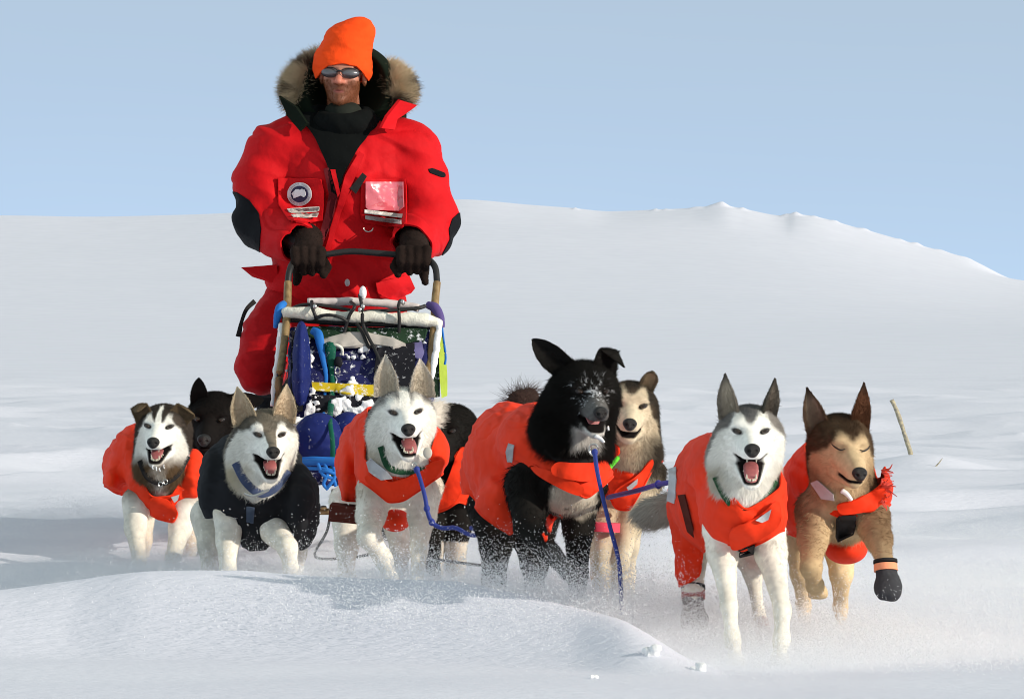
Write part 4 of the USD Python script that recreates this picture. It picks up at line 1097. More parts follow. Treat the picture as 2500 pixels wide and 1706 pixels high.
# wheel dogs
d3 = make_dog(dict(seed=3, D=21.6, label='grey and white husky with open mouth wearing a black coat, beside the sled front', eyes=(658, 1060), turn=(8, 4, 0), mouth=26, hs=1.08, ground=(630, 1440), tongue=0.066,
    paint=husky([(0, -.055), (.010, -.04), (.017, -.005), (.024, .030), (.036, .036), (.048, .028), (.058, .012), (.075, .006), (.095, .004), (.12, -.02)], (0.20, 0.17, 0.13), cap2=(0.11, 0.10, 0.085), side=(0.62, 0.55, 0.40), nape=(.5, .45, .36)),
    earout=(0.48, 0.40, 0.28), earin=(0.58, 0.46, 0.32),
    ears=[dict(base=(598, 1008, .08), tip=(579, 944, .07), w=56, face=(-.5, -1, 0), cup=.5), dict(base=(690, 1004, .08), tip=(700, 938, .07), w=54, face=(.35, -1, 0), cup=.5)],
    neck=[(630, 1160, .02, .100, .098), (628, 1195, .16, .11, .11), (622, 1185, .02, .090, .050, 615, 1110, .05)],
    trunk=[('E', 632, 1205, .17, .19, .19, .150), ('E', 625, 1130, .35, .155, .25, .12), ('E', 630, 1180, .65, .165, .3, .16)],
    legs=[dict(j=[(562, 1255, .05, .064), (556, 1320, .06, .048), (556, 1400, .02, .034), (556, 1435, .0, .03)]),
          dict(j=[(660, 1280, .05, .062), (702, 1336, -.06, .040), (710, 1390, .0, .030), (712, 1430, .02, .028)]),
          dict(j=[(510, 1260, .6, .07), (512, 1330, .56, .05), (512, 1400, .62, .034), (512, 1440, .6, .03)]),
          dict(j=[(720, 1260, .7, .07), (722, 1350, .66, .045), (722, 1400, .75, .03), (722, 1450, .7, .03)])],
    coat=dict(mat=black_fleece, hem=[(440, 1262), (483, 1270), (520, 1262), (560, 1252), (585, 1262), (592, 1345), (655, 1342), (662, 1304), (700, 1330), (740, 1350), (757, 1344), (800, 1330)],
              extra=[('E', 735, 1240, .25, .062, .25, .14), ('E', 520, 1185, .35, .05, .22, .12), ('E', 625, 1300, .30, .065, .2, .06)], open=[(545, 1000), (549, 1128), (582, 1195), (620, 1238), (665, 1205), (706, 1140), (735, 1000)], back=(1.05, .25), fold=.009,
              flaps=[dict(name='webbing_tab', poly=[(600, 1238), (616, 1240), (612, 1278), (599, 1276)], dy=.0, off=.010, mat=fabric('slate_webbing', (.05, .07, .11)))])))
collar(d3, [(575, 1130, .0), (600, 1175, -.09), (635, 1203, -.12), (670, 1190, -.10), (700, 1150, -.01)], r=.016, mat=fabric('blue_grey_collar', (.05, .07, .14)))
part(d3['dog'], 'collar_chain', tube([d3['pt'](598, 1204, -.105), d3['pt'](618, 1210, -.125), d3['pt'](640, 1203, -.13), d3['pt'](655, 1196, -.12)], .0045, 8, 24), steel_mat)

d1 = make_dog(dict(seed=1, D=22.9, label='white faced dog with dark cap and folded ears, orange coat, open mouth', eyes=(388, 1040), turn=(-6, 4, 2), mouth=20, hs=1.06, cheek=.60, ground=(390, 1400), tongue=0.062,
    paint=husky([(0, .065), (.005, .06), (.011, .014), (.018, .02), (.028, .038), (.04, .032), (.05, .012), (.065, -.012), (.078, -.045), (.09, -.09), (.12, -.14)], (0.035, 0.028, 0.023), cap2=(0.07, 0.055, 0.045), side=(0.16, 0.10, 0.055), nape=(.04, .03, .025), neck=(-.115, .0), low=(.60, .54, .45)),
    earout=(0.14, 0.10, 0.06), earin=(0.22, 0.15, 0.09),
    ears=[dict(base=(350, 1010, .06), tip=(330, 962, .05), w=46, face=(-.5, -1, 0), cup=.2, fold=(.42, (-.1, -.75, -.65))), dict(base=(440, 1012, .06), tip=(470, 980, .06), w=46, face=(.4, -1, 0), cup=.2, fold=(.36, (.75, -.45, -.5)))],
    neck=[(392, 1140, .02, .098, .094), (392, 1180, .15, .105, .105)],
    trunk=[('E', 396, 1178, .17, .128, .18, .125), ('E', 360, 1110, .35, .13, .25, .12), ('E', 335, 1140, .65, .125, .3, .13)],
    legs=[dict(j=[(335, 1225, .06, .060), (330, 1290, .08, .046), (340, 1370, .02, .030), (344, 1410, .0, .028)]),
          dict(j=[(452, 1225, .06, .062), (440, 1290, .08, .050), (422, 1360, .0, .032), (418, 1405, .0, .028)]),
          dict(j=[(465, 1240, .75, .06), (462, 1320, .7, .045), (458, 1380, .8, .03), (458, 1410, .76, .028)]),
          dict(j=[(345, 1240, .75, .06), (346, 1320, .7, .045), (348, 1380, .8, .03), (348, 1410, .76, .028)])],
    coat=dict(mat=orange_mat, hem=[(200, 1185), (256, 1192), (296, 1218), (330, 1240), (365, 1268), (414, 1281), (445, 1258), (476, 1235), (520, 1220)],
              extra=[('E', 283, 1165, .45, .045, .22, .07), ('E', 470, 1160, .18, .05, .12, .09)], open=[(328, 980), (328, 1100), (352, 1180), (370, 1215), (420, 1210), (450, 1160), (464, 1095), (470, 980)], back=(1.05, .25),
              flaps=[dict(poly=[(360, 1218), (392, 1212), (425, 1235), (432, 1258), (414, 1281), (366, 1268)], dy=.02, off=.016),
                     dict(name='reflective_patch', poly=[(416, 1215), (436, 1208), (432, 1222), (424, 1228)], dy=.02, off=.014, t=.003, mat=refl_mat)])))
collar(d1, [(340, 1125, .02), (360, 1165, -.08), (395, 1178, -.12), (430, 1160, -.09), (455, 1115, .02)], r=.011)
part(d1['dog'], 'collar_ring', join(*[tube([d1['pt'](x + 5 * math.cos(t), y + 6 * math.sin(t), -.135) for t in np.linspace(0, 6.283, 20)], .002, 6) for x, y in ((392, 1182), (404, 1176))]), steel_mat)
for k, (x, y, l) in enumerate(((376, 1140, 10), (384, 1144, 9), (392, 1144, 14), (400, 1140, 10))):
    icicle(d1, (x, y - 6, -.145), (x + 1, y + l * .4, -.15), .0026)

d2 = make_dog(dict(seed=2, D=24.0, label='black dog peering between the leftmost dog and the black coated husky, one ear raised', eyes=(512, 1022), turn=(-6, 10, 2), mouth=0, hs=1.2, ground=(520, 1370), eye_mat=eye_mat,
    paint=solid((.006, .0045, .004)), earout=(.006, .005, .0045), earin=(.010, .008, .007),
    ears=[dict(base=(489, 988, .08), tip=(485, 922, .08), w=42, face=(-.3, -1, 0), cup=.2, pointed=False), dict(base=(562, 988, .08), tip=(644, 976, .08), w=46, face=(.1, -1, .6), cup=.15, pointed=False)],
    neck=[(520, 1110, .05, .10, .10), (520, 1150, .2, .105, .105)],
    trunk=[('E', 520, 1150, .22, .125, .18, .14), ('E', 500, 1090, .45, .12, .3, .12), ('E', 490, 1120, .8, .12, .25, .14)],
    legs=[dict(j=[(470, 1210, .1, .06), (470, 1290, .1, .045), (470, 1370, .1, .03)]), dict(j=[(560, 1210, .1, .06), (560, 1290, .1, .045), (560, 1370, .1, .03)]),
          dict(j=[(450, 1200, .85, .08), (450, 1290, .8, .045), (450, 1370, .85, .03)]), dict(j=[(530, 1200, .85, .08), (530, 1290, .8, .045), (530, 1370, .85, .03)])],
    coat=dict(mat=orange_mat, hem=[(400, 1230), (640, 1230)], back=(1.2, .3))))
# ------------------------------------------------------------ the musher
DM = 25.4
mp = lambda x, y, dy=0.0: P(x, y, DM + dy)
red_mat = fabric('red_parka', (0.56, 0.002, 0.006), 0.75, 1600)
red_trouser = fabric('red_trousers', (0.46, 0.002, 0.006), 0.75, 1600)
elbow_mat = fabric('black_elbow', (0.006, 0.006, 0.008), 0.7)
lining_mat = fabric('dark_green_lining', (0.005, 0.009, 0.005), 0.95)
fleece_mat = fabric('charcoal_fleece', (0.004, 0.005, 0.005), 0.95)
gaiter_mat = fabric('grey_green_gaiter', (0.022, 0.025, 0.020), 0.95, 500, 0.3)
glove_mat = fabric('brown_wool_glove', (0.018, 0.011, 0.009), 0.95, 420, 0.35)
hat_mat = look('orange_knit', {
    'g': ('geometry', {}), 'm': ('mapping', {'scale': (1.0, 1.0, 0.25)}), 'w': ('noise_texture', {'scale': 330.0, 'detail': 2.0}), 'n': ('noise_texture', {'scale': 30.0, 'detail': 3.0}),
    'b': ('bump', {'strength': 0.5, 'distance': 0.003}), 'b2': ('bump', {'strength': 0.3, 'distance': 0.006}),
    'p': ('principled_bsdf', {'base_color': (0.92, 0.075, 0.010), 'roughness': 0.85, 'specular_ior_level': 0.1})},
    [('g.position', 'm.vector'), ('m.vector', 'w.vector'), ('g.position', 'n.vector'), ('w.fac', 'b.height'), ('n.fac', 'b2.height'), ('b.normal', 'b2.normal'), ('b2.normal', 'p.normal')])
skin = look('face_skin', {'a': ('attribute', {'attribute': 'col'}), 'p': ('principled_bsdf', {'roughness': 0.5, 'specular_ior_level': 0.35, 'subsurface_weight': 0.12, 'subsurface_scale': 0.01, 'subsurface_radius': (1.0, 0.35, 0.2)})}, [('a.color', 'p.base_color')])
lens_mat = plain('grey_lens', (0.16, 0.16, 0.17), 0.30, metal=0.6)
frame_mat = plain('black_frame', (0.010, 0.010, 0.012), 0.3)
white_mat = plain('patch_white', (0.72, 0.69, 0.70), 0.6)
navy_mat = plain('patch_navy', (0.020, 0.014, 0.055), 0.6)
letter_mat = plain('patch_letters', (0.10, 0.03, 0.06), 0.6)
stripe_mat = look('reflective_stripe', {'g': ('geometry', {}), 'n': ('noise_texture', {'scale': 420.0, 'detail': 2.0}), 'r': ('rgb_ramp', {'ramp': [(0.35, (0.30, 0.27, 0.25)), (0.65, (0.62, 0.58, 0.54))]}), 'p': ('principled_bsdf', {'roughness': 0.4})}, [('g.position', 'n.vector'), ('n.fac', 'r.fac'), ('r.color', 'p.base_color')])
vinyl_mat = look('clear_vinyl_pocket', {'g': ('geometry', {}), 'n': ('noise_texture', {'scale': 9.0, 'detail': 2.0}), 'b': ('bump', {'strength': 0.35, 'distance': 0.03}), 'p': ('principled_bsdf', {'base_color': (0.62, 0.10, 0.13), 'roughness': 0.17, 'specular_ior_level': 1.0, 'coat_weight': 1.0, 'coat_roughness': 0.12})},
    [('g.position', 'n.vector'), ('n.fac', 'b.height'), ('b.normal', 'p.normal'), ('b.normal', 'p.coat_normal')])

_mloc = mp(830, 1330); _mloc[2] = float(ground(_mloc[0], _mloc[1]))
musher = thing('person', 'person in red parka and orange knit hat holding the handlebar of the dog sled', 'person', _mloc)
mE = lambda x, y, dy, rx, ry, rz, R=None: Ell(mp(x, y, dy), (rx, ry, rz), R)
mC = lambda a, b, ra, rb: Cone(mp(*a), mp(*b), ra, rb)
# the body: head with face, neck, trunk and limbs as one surface
HR = rot(-7, 3, 3)
HO = mp(838, 176, -0.02)
HH = lambda x, y, z: HO + HR @ np.array([x, y, z]) * 1.04
hE = lambda c, r: Ell(HH(*c), np.array(r) * 1.04, HR)
FH = Field(HO - [.17, .20, .26], HO + [.17, .20, .18], 0.0042)
for sh, k in ((hE((0, 0.015, 0.045), (0.076, 0.096, 0.090)), .02), (hE((0, -0.020, -0.040), (0.064, 0.072, 0.072)), .03), (hE((0, -0.048, -0.095), (0.036, 0.036, 0.026)), .03),
              (hE((0.040, -0.052, -0.030), (0.024, 0.024, 0.022)), .02), (hE((-0.040, -0.052, -0.030), (0.024, 0.024, 0.022)), .02),
              (hE((0, -0.078, 0.020), (0.052, 0.014, 0.011)), .014), (hE((0, -0.074, -0.072), (0.026, 0.014, 0.014)), .014),
              (Cone(HH(0, -0.082, 0.008), HH(0, -0.108, -0.034), 0.009, 0.0145), .010), (hE((0.013, -0.093, -0.037), (0.009, 0.011, 0.008)), .006), (hE((-0.013, -0.093, -0.037), (0.009, 0.011, 0.008)), .006),
              (hE((0, -0.084, -0.0635), (0.022, 0.008, 0.0055)), .004), (hE((0, -0.083, -0.0745), (0.019, 0.008, 0.0060)), .004), (hE((0, -0.078, -0.103), (0.020, 0.016, 0.017)), .015),
              (hE((0.080, 0.010, -0.015), (0.010, 0.020, 0.032)), .008), (hE((-0.080, 0.010, -0.015), (0.010, 0.020, 0.032)), .008), (Cone(HH(0, 0.02, -0.07), mp(838, 300, .03), 0.060, 0.066), .02)):
    FH.put(sh, k)
for sx in (-1, 1):
    FH.put(hE((sx * 0.033, -0.088, 0.0), (0.017, 0.014, 0.011)), .012, cut=True)
FH.put(hE((0, -0.093, -0.069), (0.021, 0.008, 0.0014)), .003, cut=True)
head = smoothed(FH.mesh(), 1)
FB = Field(*fbox(mp(560, 300, -.5), mp(1130, 1340, .9), .12), 0.014)
for sh in (mC((838, 290, .03), (838, 330, .03), .066, .08), mC((740, 350, .03), (930, 355, .03), .07, .07), mE(838, 440, .03, .16, .11, .2), mE(835, 640, .03, .16, .12, .2),
           mC((665, 380, .0), (645, 545, -.03), .055, .045), mC((645, 545, -.03), (735, 600, -.32), .045, .035), mC((1015, 385, .0), (1050, 555, -.03), .055, .045), mC((1050, 555, -.03), (1005, 605, -.32), .045, .035),
           mC((760, 740, .03), (650, 890, -.10), .09, .06), mC((650, 890, -.10), (660, 925, .38), .058, .045), mC((900, 740, .03), (925, 1000, -.02), .09, .06), mC((925, 1000, -.02), (930, 1270, .08), .058, .05)):
    FB.put(sh, .04)
torso = FB.mesh()
hq = (np.asarray(head.vertices) - HO) @ HR / 1.04
hc = np.tile([0.56, 0.235, 0.155], (len(hq), 1)) * (0.9 + 0.2 * meshkit.fbm(hq * 60, 2, 1))[:, None]
hc = mixc(hc, (0.52, 0.15, 0.10), soft(0.030 - np.linalg.norm(hq - [0, -0.1, -0.03], axis=1), .015) * .8)
beardm = soft(-hq[:, 2] - 0.040 + 0.5 * np.maximum(np.abs(hq[:, 0]) - 0.045, 0) * -1 + 0.35 * np.abs(hq[:, 0]) * (np.abs(hq[:, 0]) > .03), 0.008) * soft(-hq[:, 1] + 0.015, .02) * soft(hq[:, 2] + .145, .015)
lips = soft(1 - np.sqrt((hq[:, 0] / .020) ** 2 + ((hq[:, 2] + .070) / .0065) ** 2), .25) * (hq[:, 1] < -.06)
hcb = mixc(hc, (0.17, 0.060, 0.028), beardm * .9)
hcb = mixc(hcb, (0.26, 0.075, 0.06), lips)
part(musher, 'body', join(head, torso), skin, color=np.vstack([hcb, np.tile([.012, .012, .012], (len(torso.vertices), 1))]))
_rngm = np.random.default_rng(5)
grow_fur(musher, 'beard', head, np.tile([.19, .068, .030], (len(hq), 1)), 0.0075 * np.where(lips > .3, 0, beardm > .4), np.tile([0, -.3, -1.0], (len(hq), 1)), 5000, _rngm, width=.0009)

# parka: one implicit shell with folds, clipped at hem, cuffs and neck
FJ = Field(*fbox(mp(540, 270, -.45), mp(1150, 800, .35), .08), 0.0095)
for sh, k in ((mC((712, 362, .02), (968, 366, .02), .125, .125), .05), (mE(838, 455, .0, .255, .185, .25), .06), (mE(826, 610, .0, .262, .185, .22), .06), (mE(822, 690, .0, .280, .19, .12), .05),
              (mC((672, 372, .02), (650, 450, .0), .120, .122), .03), (mC((650, 450, .0), (646, 545, -.04), .122, .110), .03), (mC((646, 545, -.04), (722, 588, -.27), .112, .085), .03),
              (mC((1006, 376, .02), (1016, 450, .0), .116, .118), .03), (mC((1016, 450, .0), (1048, 548, -.04), .118, .112), .03), (mC((1048, 548, -.04), (1010, 592, -.27), .112, .088), .03)):
    FJ.put(sh, k)
jm = smoothed(FJ.mesh(), 3)
v = np.array(jm.vertices); n = meshkit.arrays(jm, True)[2]
f1 = meshkit.fbm(v * [6, 5, 7], 3, 3) - .5
f2 = 1 - 2 * np.abs(meshkit.fbm(v * [4.5, 4, 8] + .35 * v[:, [2, 0, 0]] * 7, 2, 11) - .5) - .78
f3 = 1 - 2 * np.abs(meshkit.fbm(v * [21, 9, 26], 2, 13) - .5) - .8
f4 = -np.exp(-((meshkit.fbm(v * [5, 4, 7.5] + .2 * v[:, [2, 0, 0]] * 6, 2, 31) - .5) / .035) ** 2)
v = v + n * (0.020 * f1 + 0.028 * f2 + 0.0035 * f3 + 0.006 * f4)[:, None]
hemj = P(np.array([500, 600, 640, 700, 800, 880, 950, 1000, 1020, 1150.]), np.array([760, 752, 745, 738, 742, 738, 728, 716, 704, 690.]), DM)
def jkeep(p):
    val = p[:, 2] - np.interp(p[:, 0], hemj[:, 0], hemj[:, 2])
    for (x, y), (ex, ey) in (((722, 588), (646, 545)), ((1010, 592), (1048, 548))):
        c, e = mp(x, y, -.27), mp(ex, ey, -.04)
        d = unit(c - e)
        near = np.linalg.norm(p - c, axis=1) < .16
        val = np.where(near, np.minimum(val, -((p - (c + d * .035)) @ d)), val)
    nk = Ell(mp(838, 290, .0), (.105, .13, .085))
    return np.minimum(val, nk(p[:, 0], p[:, 1], p[:, 2]))
jacket_sheet = clip_mesh(trimesh.Trimesh(v, jm.faces, process=False), jkeep(v))
jacket = part(musher, 'parka', thicken(jacket_sheet, .008), red_mat, smooth=50)
JS = [jacket_sheet, FJ]
def shell_patch(name, sheet, poly, D, mat, off=.004, t=.004, ylim=None):
    """The part of a garment inside an outline becomes a patch sewn on it."""
    pl = shapely.Polygon(P(*np.array(poly, float).T, D)[:, [0, 2]])
    p = np.asarray(sheet.vertices); q = shapely.points(p[:, 0], p[:, 2])
    sd = np.where(shapely.contains_xy(pl, p[:, 0], p[:, 2]), shapely.distance(pl.exterior, q), -shapely.distance(pl, q))
    if ylim is not None:
        sd = np.where(p[:, 1] < ylim, sd, -.1)
    nn = meshkit.arrays(sheet, True)[2]
    m = clip_mesh(trimesh.Trimesh(p + nn * off, sheet.faces, process=False), sd)
    return part(jacket, name, thicken(m, t), mat, smooth=50)
shell_patch('elbow_patch', jacket_sheet, [(540, 462), (580, 470), (612, 490), (636, 522), (643, 560), (640, 600), (636, 625), (600, 640), (540, 600)], DM, elbow_mat)
shell_patch('elbow_patch', jacket_sheet, [(1160, 515), (1120, 520), (1104, 535), (1096, 560), (1098, 585), (1080, 620), (1068, 650), (1120, 660), (1160, 600)], DM, elbow_mat)
shell_patch('sleeve_tab', jacket_sheet, [(1046, 414), (1056, 412), (1086, 424), (1088, 434), (1076, 434), (1050, 424)], DM, elbow_mat, ylim=DM)
jl = lambda name, poly, mat, off=.008, t=.005, res=.010, relax=2, parent=None: part(parent or jacket, name, applique(JS, poly, DM, off, t, res, relax), mat, smooth=50)
# open front: fleece showing in a V, zip edge, pockets, badge, stripes
jl('fleece_front', [(700, 282), (742, 296), (772, 340), (798, 396), (806, 418), (812, 470), (828, 480), (842, 430), (872, 372), (906, 322), (932, 286), (900, 262), (838, 256), (770, 258)], fleece_mat, .010, .008, .016)
jl('zip_band', [(793, 414), (806, 412), (826, 478), (812, 540), (790, 606), (776, 600), (798, 520), (806, 476)], fabric('dark_red_placket', (.10, .004, .008)), .010)
jl('front_flap', [(846, 430), (880, 372), (892, 380), (868, 440), (836, 520), (812, 600), (800, 640), (788, 640), (806, 580), (828, 500)], red_mat, .016)
jl('zip_tape', [(810, 416), (822, 416), (834, 474), (828, 484)], red_mat, .018)
jl('hook_tab', [(858, 462), (888, 424), (899, 433), (872, 476)], web_mat, .022)
pk = jl('chest_pocket', [(884, 440), (992, 438), (994, 548), (980, 556), (895, 546), (886, 536)], red_mat, .016, .010)
jl('pocket_window', [(896, 446), (984, 446), (986, 506), (974, 516), (902, 514), (896, 508)], vinyl_mat, .030, .004, .008, 10, pk)
jl('reflective_stripe', [(893, 513), (984, 524), (984, 532), (893, 521)], stripe_mat, .032, .003, .007, 6, pk)
jl('reflective_stripe', [(894, 529), (983, 541), (982, 549), (896, 537)], stripe_mat, .032, .003, .007, 6, pk)
pk2 = jl('chest_pocket', [(682, 436), (786, 440), (794, 470), (790, 540), (760, 544), (712, 540), (684, 500)], red_mat, .014, .008)
jl('reflective_stripe', [(706, 513), (783, 508), (781, 517), (713, 521)], stripe_mat, .026, .003, .007, 6, pk2)
jl('reflective_stripe', [(716, 526), (782, 521), (778, 530), (724, 533)], stripe_mat, .026, .003, .007, 6, pk2)
_disc = lambda r, n=36, cx=734, cy=476: [(cx + r * math.cos(t), cy + r * .95 * math.sin(t)) for t in np.linspace(0, 2 * math.pi, n, endpoint=False)]
_bm = applique(JS, _disc(30), DM, .026, .004, .008, 8)
bd = part(pk2, 'badge', _bm, white_mat, smooth=50)
jl('badge_disc', _disc(21), navy_mat, .031, .003, .007, 8, pk2)
_zx = lambda pts: [(690 + x * 110 / 1586, 430 + y * 110 / 1586) for x, y in pts]
jl('badge_emblem', _zx([(360, 650), (500, 495), (600, 490), (640, 515), (720, 485), (820, 520), (850, 620), (865, 700), (800, 775), (690, 715), (610, 745), (430, 810), (405, 700)]), white_mat, .036, .003, .006, 8, pk2)
_bc = mp(734, 476); _by = float(front_depth(JS, np.array([_bc[0]]), np.array([_bc[2]]))[0])
_lm = []
for word, a0, step, up in (('CANADA GOOSE', 205, 11.5, 1), ('ARCTIC PROGRAM', 338, 10.5, -1)):
    for k, ch in enumerate(word):
        if ch == ' ':
            continue
        m = meshkit.text_mesh(ch, .0072, .0015)
        m.apply_translation([-m.bounds.mean(0)[0], -.0036, 0])
        if up == 1:
            th = math.radians(90 + (len(word) - 1) * step / 2 - k * step); spin = th - math.pi / 2
        else:
            th = math.radians(-90 - (len(word) - 1) * step / 2 + k * step); spin = th + math.pi / 2
        m.apply_transform(trimesh.transformations.rotation_matrix(spin, [0, 0, 1]))
        m.apply_translation([.0405 * math.cos(th), .0395 * math.sin(th), 0])
        m.apply_transform(trimesh.transformations.rotation_matrix(math.pi / 2, [1, 0, 0]))
        px_, pz_ = _bc[0] + m.vertices[:, 0].mean(), _bc[2] + m.vertices[:, 2].mean()
        m.apply_translation([_bc[0], 0, _bc[2]])
        c_ = m.bounds.mean(0)
        m.apply_translation([0, float(front_depth([_bm], np.array([c_[0]]), np.array([c_[2]]))[0]) - .003, 0])
        _lm.append(m)
part(pk2, 'badge_lettering', join(*_lm), letter_mat, kind='stuff')
_dr = mp(899, 556, -.235)
part(jacket, 'ring', tube([_dr + [.018 * math.cos(t), 0, .016 * math.sin(t)] for t in np.linspace(math.pi, 2 * math.pi, 16)], .0025, 8), steel_mat)
jl('hem_flap', [(920, 690), (1000, 672), (1014, 704), (1004, 716), (960, 734), (925, 716)], red_mat, .020, .012)
part(jacket, 'side_flap', trimesh.convex.convex_hull(np.vstack([mp(588, 653, -.06), mp(676, 646, -.09), mp(680, 696, -.09), mp(616, 676, -.05), mp(670, 660, .04), mp(606, 654, -.02)])), red_mat)
part(jacket, 'strap_loop', tube([mp(622, 735, -.1), mp(602, 755, -.12), mp(590, 785, -.12), mp(582, 822, -.12)], [.010, .008, .007, .011], 8, 20, flat=((0.2, -1, 0), .3)), web_mat)
part(jacket, 'zip_pull', poly_mesh_sphere(mp(848, 690, -.22), (.010, .006, .014)), plain('pull_plastic', (.5, .42, .42), .4), smooth=True)
# trousers and boots
FT = Field(*fbox(mp(560, 680, -.35), mp(1060, 1330, .7), .1), .011)
for sh, k in ((mC((735, 735, .02), (664, 820, -.06), .140, .110), .05), (mC((664, 820, -.06), (638, 898, -.11), .108, .093), .04), (mC((638, 898, -.11), (652, 908, .40), .093, .080), .03),
              (mC((890, 745, .02), (925, 1000, -.03), .16, .12), .05), (mC((925, 1000, -.03), (930, 1200, .06), .12, .095), .04)):
    FT.put(sh, k)
tm_ = smoothed(FT.mesh(), 3); tv = np.array(tm_.vertices); tn = meshkit.arrays(tm_, True)[2]
tv = tv + tn * (.022 * (1 - 2 * np.abs(meshkit.fbm(tv * [7, 6, 13], 3, 21) - .5) - .78) + .014 * (meshkit.fbm(tv * 7, 3, 8) - .5))[:, None]
trousers = part(musher, 'trousers', trimesh.Trimesh(tv, tm_.faces, process=False), red_trouser, smooth=50)
for bx, by, bdy, hd in ((660, 918, .50, 1), (930, 1262, .05, 0)):
    c = mp(bx, by, bdy)
    fb = Field(c - .32, c + .32, .010)
    if hd:
        fb.put(Cone(c, c + [0, .10, -.0], .085, .08), .02).put(Cone(c + [0, .12, .0], c + [0, .16, -.20], .07, .055), .03)
    else:
        fb.put(Cone(c + [0, 0, .14], c + [0, 0, -.03], .085, .075), .02).put(Cone(c + [0, 0, -.06], c + [0, -.17, -.075], .062, .052), .03)
    part(musher, 'boot', smoothed(fb.mesh(), 2), elbow_mat, smooth=True)
# hood, its lining, collar and fur ruff
FHd = Field(*fbox(mp(680, 90, -.25), mp(1030, 320, .4), .06), .007)
FHd.put(Ell(mp(850, 208, .10), (.190, .17, .165)), .03)
FHd.put(mC((760, 285, .06), (930, 285, .06), .10, .10), .06)
FHd.put(Ell(mp(846, 205, -.06), (.158, .20, .150)), .02, cut=True)
FHd.put(Ell(mp(842, 250, -.12), (.105, .17, .16)), .03, cut=True)
part(musher, 'hood', smoothed(FHd.mesh(), 2), lining_mat, smooth=True)
part(musher, 'collar_flap', thicken(trimesh.Trimesh(np.array([mp(925, 312, -.16), mp(940, 282, -.15), mp(972, 243, -.10), mp(1014, 256, -.04), mp(990, 274, -.06), mp(965, 290, -.08), mp(958, 318, -.10)]), [[0, 1, 2], [0, 2, 5], [2, 3, 4], [2, 4, 5], [0, 5, 6]], process=False), .012), red_mat)
part(musher, 'collar_flap', thicken(trimesh.Trimesh(np.array([mp(703, 286, -.04), mp(680, 235, -.02), mp(722, 262, -.08), mp(748, 300, -.14), mp(730, 318, -.13)]), [[0, 2, 1], [0, 3, 2], [0, 4, 3]], process=False), .012), lining_mat)
part(musher, 'neck_gaiter', smoothed(Field(mp(838, 262, 0) - .16, mp(838, 262, 0) + .16, .006).put(Ell(mp(838, 268, -.015), (.070, .080, .034))).put(Ell(mp(842, 282, -.02), (.076, .084, .030)), .02).mesh(), 2), gaiter_mat, smooth=True)
_fc = Field(mp(840, 305, 0) - .26, mp(840, 305, 0) + .26, .008).put(Ell(mp(842, 304, -.02), (.135, .140, .078))).put(Ell(mp(838, 244, -.06), (.080, .13, .062)), .03, cut=True)
fcm = smoothed(_fc.mesh(), 2); fv_ = np.array(fcm.vertices); fv_ += meshkit.arrays(fcm, True)[2] * (.014 * (meshkit.fbm(fv_ * 22, 3, 5) - .5))[:, None]
part(musher, 'fleece_collar', trimesh.Trimesh(fv_, fcm.faces, process=False), fleece_mat, smooth=True)
_ruff = [((722, 258, .02), (714, 230, .03), (722, 200, .05), (744, 174, .07), (764, 158, .10), (792, 142, .14)), ((944, 170, .12), (962, 186, .09), (977, 204, .05), (985, 220, .03), (983, 238, .01), (968, 254, -.01))]
for q in _ruff:
    t = tube([mp(*x) for x in q], [.018, .026, .030, .028, .024, .016], 12, 30)
    tvx = np.asarray(t.vertices)
    mottle = meshkit.fbm(tvx * 18, 3, 9)
    cc = mixc(np.tile([.62, .50, .33], (len(tvx), 1)), (.07, .045, .03), soft(mottle - .56, .08))
    ctr = mp(842, 225, .05)
    r_ = part(musher, 'fur_ruff', t, skin_mat, color=cc)
    grow_fur(musher, 'ruff_hair', t, cc, np.full(len(tvx), .046), unit(tvx - ctr) * 1.0 + [0, -.25, 0.1], 7000, _rngm, width=.0016, lift=.8, curl=.35)
# hat
FK = Field(*fbox(mp(740, 20, -.2), mp(940, 230, .25), .05), .0055)
for sh, k in ((mE(838, 172, .0, .112, .126, .085), .03), (mC((836, 150, .0), (850, 112, .0), .111, .092), .03), (mC((850, 112, .0), (876, 82, .0), .092, .062), .03), (mC((876, 82, .0), (888, 66, .0), .058, .032), .02), (mC((888, 66, .0), (900, 74, .0), .032, .022), .015)):
    FK.put(sh, k)
km = smoothed(FK.mesh(), 2); kv = np.array(km.vertices); kn = meshkit.arrays(km, True)[2]
kv = kv + kn * (.012 * (meshkit.fbm(kv * [16, 16, 22], 3, 4) - .5) + .006 * (1 - 2 * np.abs(meshkit.fbm(kv * [12, 12, 34], 2, 14) - .5) - .8))[:, None]
brim = P(np.array([700, 766, 775, 786, 802, 838, 874, 890, 902, 912, 960.]), np.array([200, 199, 190, 176, 163, 158, 165, 184, 201, 207, 207.]), DM)
hat_sheet = clip_mesh(trimesh.Trimesh(kv, km.faces, process=False), kv[:, 2] - np.where(kv[:, 1] < DM + .06, np.interp(kv[:, 0], brim[:, 0], brim[:, 2]), mp(838, 200)[2]))
hat = part(musher, 'knit_hat', thicken(hat_sheet, .009), hat_mat, smooth=True)
